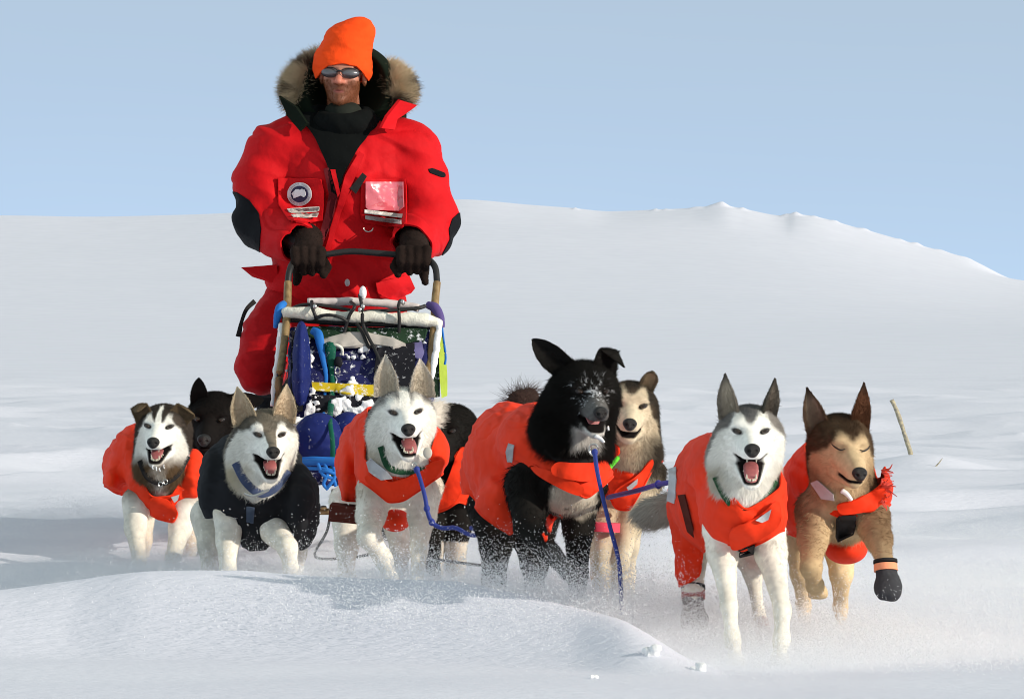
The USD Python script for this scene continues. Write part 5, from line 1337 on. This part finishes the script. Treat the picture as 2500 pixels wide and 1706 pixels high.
# sunglasses
gl = None
for sx in (-1, 1):
    g_ = part(musher, 'lens', poly_mesh_sphere(HH(sx * .037, -.080, -.002), np.array([.0365, .020, .0170]), HR @ np.array([[math.cos(.30 * sx), -math.sin(.30 * sx), 0], [math.sin(.30 * sx), math.cos(.30 * sx), 0], [0, 0, 1]])), lens_mat, smooth=True)
    rim = [HH(sx * (.037 + .034 * math.cos(t)), -.092 + .020 * (math.cos(t) + .25) * (math.cos(t) > -2) * .9, -.002 + .0185 * math.sin(t)) for t in np.linspace(0, 2 * math.pi, 28)]
    part(musher, 'glasses_frame', tube(rim, .0017, 8), frame_mat)
    part(musher, 'temple', tube([HH(sx * .071, -.068, .004), HH(sx * .080, -.03, .004), HH(sx * .082, .01, .002)], .0035, 8, 10), frame_mat)
part(musher, 'glasses_bridge', tube([HH(-.008, -.100, .004), HH(0, -.104, .006), HH(.008, -.100, .004)], .0038, 8, 8), frame_mat)
# hands in wool gloves, fingers closed round the bar
def glove(x, y, sx, D, name='glove'):
    c = lambda a, b, dy: P(x + a * sx, y + b, D + dy)
    G = Field(*fbox(P(x - 95, y - 75, D - .16), P(x + 95, y + 90, D + .26), .02), .0055)
    G.put(Cone(c(4, -42, .17), c(0, -12, .05), .064, .050), .02)
    G.put(Ell(c(0, -8, .03), (.066, .045, .042)), .02)
    for k, (a, l) in enumerate(((-30, 44), (-10, 52), (10, 50), (30, 40))):
        p0, p1, p2, p3 = c(a, -12, .015), c(a * 1.02, -14, -.042), c(a * 1.0, 12, -.060), c(a * .95, l * .72, -.035)
        G.put(Cone(p0, p1, .021, .020), .006).put(Cone(p1, p2, .020, .019), .006).put(Cone(p2, p3, .019, .015), .006)
    G.put(Cone(c(-34, 4, .03), c(-46, 24, -.005), .021, .018), .008).put(Cone(c(-46, 24, -.005), c(-38, 44, -.03), .018, .014), .006)
    G.put(Cone(c(22, 22, .03), c(28, 62, .02), .026, .014), .012)
    m = smoothed(G.mesh(), 2)
    vv = np.array(m.vertices); nn = meshkit.arrays(m, True)[2]
    vv += nn * (.006 * (meshkit.fbm(vv * 60, 3, 2) - .5))[:, None]
    m = trimesh.Trimesh(vv, m.faces, process=False)
    g = part(musher, name, m, glove_mat, smooth=True)
    grow_fur(musher, 'wool_fuzz', m, np.tile([.030, .019, .014], (len(vv), 1)), np.full(len(vv), .006), np.tile([0, -.2, -1.0], (len(vv), 1)), 3500, _rngm, width=.0011, lift=.7, curl=.6)
    for q in range(3):
        t = c(4 - q, -40 + q * 9, .165 - q * .034)
    return g
DB = 24.98
glove(752, 628, -1, DB)
glove(1010, 626, 1, DB)
# ------------------------------------------------------------ the sled
DS = 24.75
sp = lambda x, y, dy=0.0: P(x, y, DS + dy)
wood_mat = look('tan_wood', {'g': ('geometry', {}), 'm': ('mapping', {'scale': (60.0, 60.0, 4.0)}), 'n': ('noise_texture', {'scale': 1.0, 'detail': 5.0}), 'r': ('rgb_ramp', {'ramp': [(0.3, (0.15, 0.085, 0.030)), (0.7, (0.30, 0.20, 0.085))]}), 'p': ('principled_bsdf', {'roughness': 0.5})},
    [('g.position', 'm.vector'), ('m.vector', 'n.vector'), ('n.fac', 'r.fac'), ('r.color', 'p.base_color')])
rubber_mat = plain('black_rubber', (0.014, 0.013, 0.013), 0.5, bump=.3)
navy_bag = fabric('navy_canvas', (0.016, 0.018, 0.085), 0.75, frost=.07)
blue_bag = fabric('royal_blue_canvas', (0.010, 0.018, 0.115), 0.7, frost=.015)
dark_bag = fabric('black_canvas', (0.010, 0.010, 0.014), 0.8, frost=.05)
green_bag = fabric('dark_green_canvas', (0.014, 0.036, 0.018), 0.8, frost=.06)
yellow_mat = fabric('yellow_band', (0.55, 0.40, 0.015), 0.6, frost=.10)
hiviz_mat = fabric('yellow_green_flag', (0.62, 0.80, 0.10), 0.6)
greenstrap_mat = fabric('green_webbing', (0.006, 0.09, 0.055), 0.7, frost=.04)
tarp_mat = fabric('pale_canvas', (0.46, 0.42, 0.38), 0.7, 900, .25)
crust_mat = plain('snow_crust', (0.82, 0.82, 0.83), 0.6, 0.06, 60, bump=.6, bscale=160)
frost_mat = plain('snowy_bar', (0.74, 0.72, 0.62), 0.6, 0.18, 40, bump=.7, bscale=120)
_sl = sp(870, 1330); _sl[2] = float(ground(_sl[0], _sl[1]))
sled = thing('dog_sled', 'loaded dog sled with blue cargo bag and snow caked frame', 'sled', _sl)
T = lambda name, pts, r, mat, n=24, sides=10, flat=None, parent=None, **k: part(parent or sled, name, tube([sp(*p) for p in pts], r, sides, n, flat), mat, smooth=50, **k)
# handlebar and stanchions
hb = T('handlebar', [(703, 690, .12), (706, 665, .14), (716, 642, .18), (745, 628, .22), (797, 621, .235), (855, 614, .24), (920, 618, .235), (990, 624, .23), (1040, 632, .20), (1062, 652, .16), (1067, 690, .12)], .0125, rubber_mat, 60)
T('stanchion', [(703, 690, .12), (702, 730, .07), (699, 790, -.04), (691, 860, -.12), (680, 940, -.2), (670, 1100, -.05), (668, 1290, -.06)], .0150, wood_mat, 40)
T('stanchion', [(1067, 690, .12), (1062, 740, .07), (1060, 793, -.02), (1052, 870, -.10), (1042, 940, -.18), (1040, 1100, -.05), (1038, 1290, -.06)], .0150, wood_mat, 40)
for pts in ([(687, 792, -.03), (682, 850, -.10), (671, 930, -.18), (664, 990, -.22)], [(1072, 796, -.04), (1066, 850, -.10), (1058, 900, -.16), (1054, 930, -.19)]):
    t = tube([sp(*p) for p in pts], [.011, .013, .010, .005], 10, 40)
    tv = np.array(t.vertices); tv += meshkit.arrays(t, True)[2] * (.012 * (meshkit.fbm(tv * 40, 2, 3) - .45))[:, None]
    part(sled, 'snow_strip', trimesh.Trimesh(tv, t.faces, process=False), crust_mat, smooth=True)
# snow caked cross bars
def caked(name, pts, r, mat=frost_mat, n=60, amp=.022, sc=26):
    t = tube([sp(*p) for p in pts], r, 16, n)
    tv = np.array(t.vertices); tn = meshkit.arrays(t, True)[2]
    tv += tn * (amp * (meshkit.fbm(tv * sc, 3, 5) - .45))[:, None]
    return part(sled, name, trimesh.Trimesh(tv, t.faces, process=False), mat, smooth=True)
caked('front_bar', [(694, 766, -.02), (740, 764, -.04), (850, 772, -.05), (960, 776, -.05), (1040, 782, -.04), (1076, 792, -.02)], [.017, .021, .018, .019, .025, .017])
T('bar_underside', [(690, 778, .0), (740, 780, -.015), (850, 788, -.02), (960, 791, -.02), (1040, 796, -.015), (1072, 803, .0)], .014, rubber_mat, 40)
caked('rear_bar', [(752, 738, .05), (800, 737, .05), (866, 736, .05), (920, 740, .05), (990, 745, .05), (1022, 752, .04)], .015, plain('rosy_frost', (.62, .54, .52), .6, .12, 50), amp=.010)
T('top_cord', [(716, 751, .0), (740, 744, -.02), (776, 744, -.03), (815, 749, -.03), (856, 757, -.04)], .0065, rubber_mat, 30)
T('top_cord', [(890, 761, -.05), (920, 759, -.04), (970, 757, -.03), (1020, 752, -.02), (1038, 747, .0)], .0075, rubber_mat, 30)
T('corner_wrap', [(693, 742, .03), (684, 752, .0), (678, 772, -.01), (672, 800, .0)], [.014, .018, .016, .008], rope_bright, 24)
T('corner_wrap', [(1044, 744, .04), (1062, 752, .02), (1074, 776, .0), (1080, 800, .0)], [.014, .020, .018, .010], fabric('purple_blue_wrap', (.10, .07, .22), .8), 24)
T('blue_cord', [(1078, 790, .0), (1083, 830, .0), (1088, 870, -.01), (1086, 890, -.01)], .0045, rope_bright, 24)
for q in ([(761, 736, -.02), (763, 752, -.08), (770, 772, -.085), (772, 782, -.04)], [(857, 738, .0), (866, 748, -.09), (853, 770, -.09), (844, 800, -.08), (838, 822, -.08)], [(878, 720, .02), (884, 752, -.10), (886, 790, -.10), (900, 824, -.12), (914, 850, -.14), (930, 888, -.17)],
          [(870, 790, -.06), (884, 810, -.09), (900, 846, -.12), (912, 842, -.13)], [(986, 742, -.03), (978, 734, -.04), (973, 748, -.085), (975, 780, -.085), (974, 816, -.07)], [(774, 775, -.085), (790, 770, -.10), (812, 770, -.105), (834, 776, -.10), (846, 784, -.09)]):
    T('bungee_cord', q, .0068, rubber_mat, 30)
for x, y in ((886, 748), (879, 756), (983, 737), (769, 748)):
    part(sled, 'cord_hook', poly_mesh_sphere(sp(x, y, -.105), (.008, .008, .010)), steel_mat, smooth=True)
part(sled, 'snow_lump', poly_mesh_sphere(sp(886, 715, .0), (.014, .014, .026)), crust_mat, smooth=True)
# cargo bag
FBg = Field(*fbox(sp(670, 760, -.65), sp(1080, 1230, .8), .06), .011)
def slab(x0, x1, y0, y1, d0, d1, d2, d3, r):
    """Eight corners: front top d0, front bottom d1, back top d2, back bottom d3."""
    pts = [sp(x, y0, d) for x in (x0, x1) for d in (d0, d2)] + [sp(x, y1, d) for x in (x0, x1) for d in (d1, d3)]
    h = trimesh.convex.convex_hull(np.array(pts))
    nn, oo = h.face_normals, (h.face_normals * h.triangles[:, 0]).sum(1)
    return Poly([(a, b - r) for a, b in zip(nn, oo)], h.bounds[0], h.bounds[1], r)
FBg.put(slab(708, 1046, 802, 1000, -.02, -.30, .35, .5, .03), .03)
FBg.put(slab(700, 1050, 980, 1180, -.28, -.42, .5, .7, .04), .05)
bgm = smoothed(FBg.mesh(), 2); bv_ = np.array(bgm.vertices); bn_ = meshkit.arrays(bgm, True)[2]
bv_ += bn_ * (.030 * (1 - 2 * np.abs(meshkit.fbm(bv_ * [8, 6, 10], 3, 6) - .5) - .78) + .02 * (meshkit.fbm(bv_ * 9, 3, 2) - .5))[:, None]
bag_sheet = trimesh.Trimesh(bv_, bgm.faces, process=False)
bag = part(sled, 'cargo_bag', bag_sheet, navy_bag, smooth=50)
bl_ = lambda name, poly, mat, off=.010, t=.008, res=.014, relax=4: part(bag, name, applique([bag_sheet], poly, DS - .1, off, t, res, relax), mat, smooth=50)
bl_('dark_panel', [(712, 800), (735, 800), (746, 840), (744, 1000), (712, 1010)], dark_bag, .008)
bl_('top_flap', [(736, 796), (1040, 802), (1036, 828), (1000, 836), (960, 840), (900, 826), (850, 822), (800, 832), (768, 826), (745, 812)], green_bag, .030, .012)
bl_('pale_liner', [(790, 826), (850, 810), (900, 812), (960, 824), (990, 838), (960, 846), (905, 838), (850, 846), (812, 846), (792, 842)], tarp_mat, .036, .012, .012, 2)
bl_('black_opening', [(925, 848), (1012, 836), (1018, 950), (940, 952), (915, 900)], dark_bag, .020)
bl_('yellow_band', [(764, 931), (830, 934), (918, 938), (924, 966), (830, 956), (766, 950)], yellow_mat, .022, .006)
bl_('blue_panel', [(764, 960), (930, 968), (930, 1060), (764, 1060)], dark_bag, .006)
# swelling blue side panel and front pouch
def blob(name, x, y, dy, r, mat, R=None, amp=.012, sc=14, parent=None):
    c = sp(x, y, dy); q = max(r) * 1.3 + .03
    f = Field(c - q, c + q, .008).put(Ell(c, r, R))
    m = smoothed(f.mesh(), 1); vv = np.array(m.vertices)
    vv += meshkit.arrays(m, True)[2] * (amp * (1 - 2 * np.abs(meshkit.fbm(vv * sc, 3, 4) - .5) - .75))[:, None]
    return part(parent or sled, name, trimesh.Trimesh(vv, m.faces, process=False), mat, smooth=True)
blob('side_panel', 736, 915, -.20, (.034, .15, .20), blue_bag, parent=bag)
blob('front_pouch', 778, 1068, -.50, (.092, .09, .090), blue_bag, parent=bag)
blob('front_pouch', 850, 1062, -.44, (.075, .09, .085), blue_bag, parent=bag)
# snow caught on the bag
_rs = np.random.default_rng(12)
def crust(pts, r, n, spread, dy0=-.05, name='snow_patch', mat=crust_mat, surf=True):
    path = spline(np.array([(x, y, 0) for x, y in pts], float), n)
    path[:, :2] += _rs.normal(0, spread, (n, 2))
    ms = []
    w = sp(path[:, 0], path[:, 1], -.1)
    yy = front_depth([bag_sheet], w[:, 0], w[:, 2]) if surf else np.full(n, DS + dy0)
    yy = np.where(np.isfinite(yy), yy, DS + dy0)
    lo, hi = w.min(0), w.max(0)
    f = Field([lo[0] - .06, yy.min() - .07, lo[2] - .06], [hi[0] + .06, yy.max() + .07, hi[2] + .06], .0065)
    for a, y in zip(w, yy):
        s = r * _rs.uniform(.35, 1.05)
        f.put(Ell([a[0], y - .010, a[2]], (s, s * .5, s * _rs.uniform(.6, 1.5))), .008)
    m = smoothed(f.mesh(), 1); vv = np.array(m.vertices)
    vv += meshkit.arrays(m, True)[2] * (.018 * (meshkit.fbm(vv * 70, 3, 8) - .5))[:, None]
    return part(sled, name, trimesh.Trimesh(vv, m.faces, process=False), mat, smooth=True, kind='stuff')
crust([(744, 800), (752, 820), (758, 860), (762, 900), (764, 950), (762, 985), (756, 1000)], .013, 26, 2.0, -.05)
crust([(722, 1033), (738, 1018), (756, 1008), (772, 1000)], .014, 12, 4, -.14)
crust([(820, 1000), (840, 975), (860, 940), (880, 960), (896, 985), (905, 1000)], .020, 26, 7, -.03)
crust([(836, 990), (870, 1004), (900, 1010), (850, 1016)], .020, 18, 8, -.06)
crust([(842, 866), (866, 872), (905, 872)], .009, 9, 3, -.015)
crust([(888, 856), (896, 852)], .014, 5, 3, -.02)
crust([(926, 846), (934, 852)], .014, 5, 3, -.02)
crust([(1012, 806), (1026, 812), (1034, 820), (1030, 840)], .013, 9, 4, -.03)
crust([(772, 960), (778, 985), (774, 1010)], .012, 8, 5, -.03)
bl_('lavender_tape', [(1006, 826), (1026, 820), (1036, 860), (1028, 876), (1014, 872)], fabric('lavender_cloth', (.16, .14, .30)), .02)
# straps and clips
T('blue_strap', [(762, 806, -.10), (776, 815, -.12), (782, 840, -.14), (788, 875, -.17), (796, 915, -.20), (795, 950, -.24), (790, 1010, -.33)], [.014, .018, .016, .010, .008, .007, .006], rope_bright, 40, 10, ((0, -1, 0), .5))
T('green_strap', [(790, 850, -.13), (806, 848, -.16), (808, 880, -.17), (810, 910, -.20), (812, 950, -.25), (808, 990, -.34), (806, 1030, -.55), (812, 1080, -.62), (812, 1130, -.58), (814, 1160, -.5)], [.012, .022, .015, .008, .010, .012, .008, .009, .009, .010], greenstrap_mat, 60, 10, ((0, -1, 0), .5))
T('white_loop', [(800, 852, -.14), (818, 842, -.16), (834, 850, -.16), (836, 866, -.15)], .006, frost_mat, 20)
T('clip', [(822, 896, -.20), (818, 904, -.21), (820, 912, -.21), (828, 912, -.21), (829, 902, -.21), (824, 896, -.20)], .0035, steel_mat, 24)
T('clip', [(818, 918, -.21), (822, 928, -.22), (818, 938, -.23)], .004, steel_mat, 12)
blob('buckle', 826, 884, -.19, (.018, .012, .024), dark_bag, amp=.003)
blob('toggle', 1046, 900, -.06, (.020, .02, .030), dark_bag, amp=.003)
for x, y in ((706, 797), (704, 832), (702, 868), (700, 905)):
    part(sled, 'rivet', poly_mesh_sphere(sp(x, y, -.03), (.005, .005, .005)), crust_mat, smooth=True)
# flag strip and green edge on the right
def strip(name, left, right, dy, mat, t=.006):
    a, b = spline([sp(x, y, dy) for x, y in left], 24), spline([sp(x, y, dy) for x, y in right], 24)
    v_ = np.vstack([a, b]); i = np.arange(23)
    m = trimesh.Trimesh(v_, np.vstack([np.stack([i, i + 24, i + 1], 1), np.stack([i + 1, i + 24, i + 25], 1)]), process=False)
    return part(sled, name, thicken(m, t), mat, smooth=50)
strip('flag_strip', [(1073, 812), (1072, 870), (1074, 930), (1078, 972)], [(1081, 812), (1088, 860), (1092, 920), (1092, 966)], .06, hiviz_mat)
strip('green_edge', [(1062, 800), (1060, 870), (1056, 930), (1056, 972)], [(1073, 806), (1073, 870), (1074, 930), (1074, 968)], .065, green_bag)
# brush bow, netting, runners
T('brush_bow', [(668, 1160, -.2), (690, 1140, -.55), (730, 1130, -.85), (800, 1128, -.95), (880, 1130, -.95), (980, 1134, -.85), (1030, 1146, -.55), (1046, 1166, -.2)], .013, rope_bright, 60)
for q in ([(722, 1122, -.72), (760, 1118, -.78), (824, 1120, -.80)], [(724, 1134, -.86), (750, 1142, -.92), (790, 1144, -.96), (816, 1150, -.96)], [(792, 1130, -.95), (800, 1156, -.97), (790, 1180, -.97), (800, 1194, -.96)], [(812, 1132, -.95), (818, 1160, -.97), (806, 1182, -.97), (796, 1192, -.96)], [(776, 1132, -.95), (790, 1160, -.97), (812, 1168, -.97), (820, 1186, -.96)], [(780, 1150, -.96), (800, 1150, -.975), (822, 1158, -.97)]):
    T('blue_lashing', q, .0065, rope_bright, 24)
for x in (676, 1040):
    T('runner', [(x, 1210, -.75), (x, 1290, -.62), (x, 1325, -.35), (x, 1322, .1), (x, 1312, .7), (x, 1300, 1.3)], .016, wood_mat, 40, 8)
    T('rear_stanchion', [(x, 1010, .45), (x, 1312, .5)], .013, wood_mat, 8)
for k in range(5):
    x = 720 + 70 * k
    T('basket_slat', [(x, 1240, -.5), (x, 1236, .6)], .012, wood_mat, 6, 8, ((0, 0, 1), .4))
for dy in (-.35, .1, .5):
    T('cross_piece', [(676, 1248, dy), (1040, 1248, dy)], .013, wood_mat, 6)
# ------------------------------------------------------------ lines, sticks, snow clods
def rope_thing(name, label, pts, r, mat, cat='rope', knots=(), group=None):
    w = np.array([P(x, y, D) for x, y, D in pts])
    t = thing(name, label, cat, w[len(w) // 2], group)
    p = spline(w, 60)
    ang = np.linspace(0, 60, 60)
    part(t, 'line', tube(p, r * (1 + .12 * np.sin(ang * 3.1)), 8), mat)
    for k in knots:
        c = p[int(k * 59)]
        part(t, 'knot', poly_mesh_sphere(c, (r * 1.45, r * 1.45, r * 1.7)), mat, smooth=True)
    return t
rope_thing('leash', 'blue leash hanging from the pale husky\'s collar and looping to the right', [(1016, 1142, 20.13), (1026, 1170, 20.10), (1038, 1215, 20.06), (1044, 1250, 20.05), (1056, 1276, 20.05), (1080, 1288, 20.04), (1112, 1288, 20.0), (1140, 1302, 19.95), (1160, 1306, 19.9), (1166, 1296, 19.9), (1150, 1288, 20.0)], .0068, rope_blue, 'leash', (.02, .28, .4))
rope_thing('leash', 'straight blue line hanging from the big black dog\'s collar down to the snow', [(1452, 1104, 18.45), (1458, 1150, 18.4), (1472, 1215, 18.36), (1488, 1280, 18.3), (1510, 1366, 18.25), (1516, 1440, 18.2), (1518, 1500, 18.15)], .0062, rope_blue, 'leash', (.01,))
rope_thing('tow_line', 'dark violet blue line running from the tan faced dog to the nearest husky\'s flank', [(1640, 1176, 18.15), (1600, 1184, 18.5), (1560, 1196, 18.9), (1484, 1214, 19.6)], .0075, fabric('violet_rope', (.05, .04, .26), .6, 500), 'rope', (.28,))
rope_thing('neck_line', 'short bright green cord beside the tan faced dog\'s throat', [(1508, 1118, 19.55), (1470, 1162, 19.4)], .007, rope_green, 'cord')
rope_thing('gang_line', 'thin dark line lying low over the snow in front of the sled', [(812, 1196, 23.8), (800, 1290, 23.3), (770, 1358, 22.7), (860, 1360, 22.5), (940, 1352, 22.0), (1180, 1380, 20.3)], .005, rubber_mat, 'rope')
# hooked ring at the big dog's collar
part(d6['dog'], 'collar_ring', tube([d6['pt'](1450 + 11 * math.cos(t), 1098 + 14 * math.sin(t), -.24) for t in np.linspace(0, 6.283, 24)], .003, 8), steel_mat)
bark_mat = look('bleached_wood', {'g': ('geometry', {}), 'n': ('noise_texture', {'scale': 70.0, 'detail': 4.0}), 'r': ('rgb_ramp', {'ramp': [(0.35, (0.22, 0.20, 0.17)), (0.65, (0.46, 0.40, 0.26))]}), 'p': ('principled_bsdf', {'roughness': 0.8})}, [('g.position', 'n.vector'), ('n.fac', 'r.fac'), ('r.color', 'p.base_color')])
def stick(label, pts, r, D):
    w = np.array([P(x, y, D) for x, y in pts])
    w[-1][2] = ground(w[-1][0], w[-1][1]) - .05
    t = thing('stick', label, 'stick', w[-1])
    m = tube(w, r, 9, 40)
    v_ = np.array(m.vertices); v_ += meshkit.arrays(m, True)[2] * (.008 * (meshkit.fbm(v_ * 30, 3, 3) - .5))[:, None]
    part(t, 'shaft', trimesh.Trimesh(v_, m.faces, process=False), bark_mat, smooth=True)
    return t
stick('leaning bleached wooden stick poking out of the snow on the right', [(2177, 976), (2192, 1010), (2212, 1070), (2230, 1125), (2244, 1160)], [.012, .0125, .0125, .012, .011], 36.0)
stick('thin short dark twig in the snow right of the leaning stick', [(2302, 1117), (2292, 1130), (2282, 1142), (2274, 1168)], [.003, .004, .005, .006], 35.5)
# clods of kicked snow
_rc = np.random.default_rng(31)
def clod(px, py, D, r, label, squash=.7, n=9, lift=0.0):
    c = P(px, py, D)
    g = float(ground(c[0], c[1]))
    if not lift:
        c[2] = g + r * .25
    t = thing('snow_clod', label, 'snow clod', (c[0], c[1], g))
    f = Field(c - 2.4 * r, c + 2.4 * r, max(r / 9, .004))
    for k in range(n):
        o = _rc.normal(0, .38 * r, 3)
        f.put(Ell(c + o * [1.4, 1, squash], np.array([r, r, r * squash]) * _rc.uniform(.35, .75)), r * .25)
    m = smoothed(f.mesh(), 1); vv = np.array(m.vertices)
    vv += meshkit.arrays(m, True)[2] * (r * .35 * (meshkit.fbm(vv * (2.2 / r) , 3, 8) - .5))[:, None]
    part(t, 'lump', trimesh.Trimesh(vv, m.faces, process=False), crust_mat, smooth=True)
clod(1588, 1578, 17.05, .022, 'snow clod on the drift edge left of the nearest husky, the larger one')
clod(1708, 1622, 16.9, .018, 'small snow clod at the foot of the drift, nearest the white forelegs')
clod(1452, 1624, 16.6, .013, 'tiny snow clod lying alone in front of the drift')
# ------------------------------------------------------------ snow blowing low over the ground round the dogs' legs: puffs of ice grains
grain_mat = look('ice_grain', {'d': ('diffuse_bsdf', {'color': (0.93, 0.935, 0.95)}), 't': ('translucent_bsdf', {'color': (0.93, 0.935, 0.95)}), 'm': ('mix_closure', {'fac': 0.5})}, [('d.BSDF', 'm.closure1'), ('t.BSDF', 'm.closure2')], surface='m.closure')
def blowing():
    rng = np.random.default_rng(71)
    path = '/World/blowing_snow'
    pi = UsdGeom.PointInstancer.Define(stage, path)
    protos = []
    tri = np.array([[1, 0, 0], [-.5, .866, 0], [-.5, -.866, 0]])
    for k in range(5):
        n = 12500
        p = rng.normal(0, 1, (n * 2, 3))
        den = meshkit.fbm(p * 1.4 + 20 * k, 3, k)
        p = p[rng.uniform(0, 1, n * 2) < np.clip((den - .36) * 4, .03, 1)][:n]
        n = len(p)
        p = p * [.21, .19, .046]
        p[:, 2] = np.abs(p[:, 2])
        p[:, 0] -= p[:, 2] * 1.2
        s = rng.uniform(.0005, .0012, n)
        q = unit(rng.normal(0, 1, (n, 4))); w, a, b, c = q.T
        R = np.stack([1 - 2 * (b * b + c * c), 2 * (a * b - c * w), 2 * (a * c + b * w), 2 * (a * b + c * w), 1 - 2 * (a * a + c * c), 2 * (b * c - a * w), 2 * (a * c - b * w), 2 * (b * c + a * w), 1 - 2 * (a * a + b * b)], -1).reshape(n, 3, 3)
        v = p[:, None] + s[:, None, None] * 1.25 * np.einsum('nij,kj->nki', R, tri)
        g = usdkit.mesh(stage, f'{path}/puff_{k + 1:03d}', trimesh.Trimesh(v.reshape(-1, 3), np.arange(3 * n).reshape(-1, 3), process=False), grain_mat)
        protos.append(g.GetPath())
    pos, sc = [], []
    def add(x, y, s):
        z = ground(np.array([x]), np.array([y]))[0] - .012
        pos.append((x, y, z)); sc.append(s)
    # the layer that streams low behind the drift and across the field
    while len(pos) < 190:
        x, y = rng.uniform(-2.3, 2.6), rng.uniform(18.4, 26.0)
        if rng.uniform() < np.clip((meshkit.fbm(np.array([[x * .8, y * .5, 0]]), 3, 6)[0] - .34) * 3.5, .1, 1):
            add(x, y, rng.uniform(.6, 1.25))
    # thicker where paws dig in: (px, py of the place on the ground, distance, how many, spread, size)
    for px, D, n, sx, s0 in ((330, 22.5, 26, .22, 1.3), (420, 22.3, 22, .2, 1.2), (540, 21.2, 40, .22, 1.5), (700, 21.2, 34, .2, 1.4), (860, 20.2, 24, .2, 1.3), (960, 19.8, 40, .2, 1.5), (1080, 20.6, 30, .22, 1.4),
                             (1230, 18.95, 26, .14, 1.2), (1330, 18.6, 34, .16, 1.5), (1430, 18.35, 60, .16, 2.1), (1530, 18.5, 46, .18, 2.0), (1620, 18.2, 34, .16, 1.7), (1700, 17.9, 24, .12, 1.4), (1790, 17.3, 16, .10, 1.0),
                             (1890, 17.3, 18, .10, 1.1), (1985, 17.8, 46, .12, 2.0), (2060, 17.9, 26, .14, 1.5), (2180, 17.9, 22, .2, 1.2), (2330, 18.2, 24, .3, 1.3)):
        x0 = (px - 1250) / FPX * D
        for _ in range(max(3, round(n / 1.75))):
            add(x0 + rng.normal(0, sx), D + rng.normal(0, .22), s0 * .72 * rng.uniform(.55, 1.15))
    for _ in range(3):
        add((2092 - 1250) / FPX * 17.5 + rng.normal(0, .01), 17.5 + rng.normal(0, .02), .22)
    n = len(pos)
    pi.CreatePrototypesRel().SetTargets(protos)
    pi.CreateProtoIndicesAttr(Vt.IntArray.FromNumpy(rng.integers(0, 5, n).astype(np.int32)))
    pi.CreatePositionsAttr(Vt.Vec3fArray.FromNumpy(np.array(pos, np.float32)))
    sc = np.array(sc)
    pi.CreateScalesAttr(Vt.Vec3fArray.FromNumpy(np.stack([sc, sc, sc * rng.uniform(.7, 1.3, n)], 1).astype(np.float32)))
    th = rng.uniform(-.5, .5, n)
    pi.CreateOrientationsAttr(Vt.QuathArray([Gf.Quath(float(math.cos(t / 2)), 0, 0, float(math.sin(t / 2))) for t in th]))
    set_data(pi.GetPrim(), kind='stuff', label='fine snow blowing low around the running dogs\' legs', category='blowing snow')
blowing()
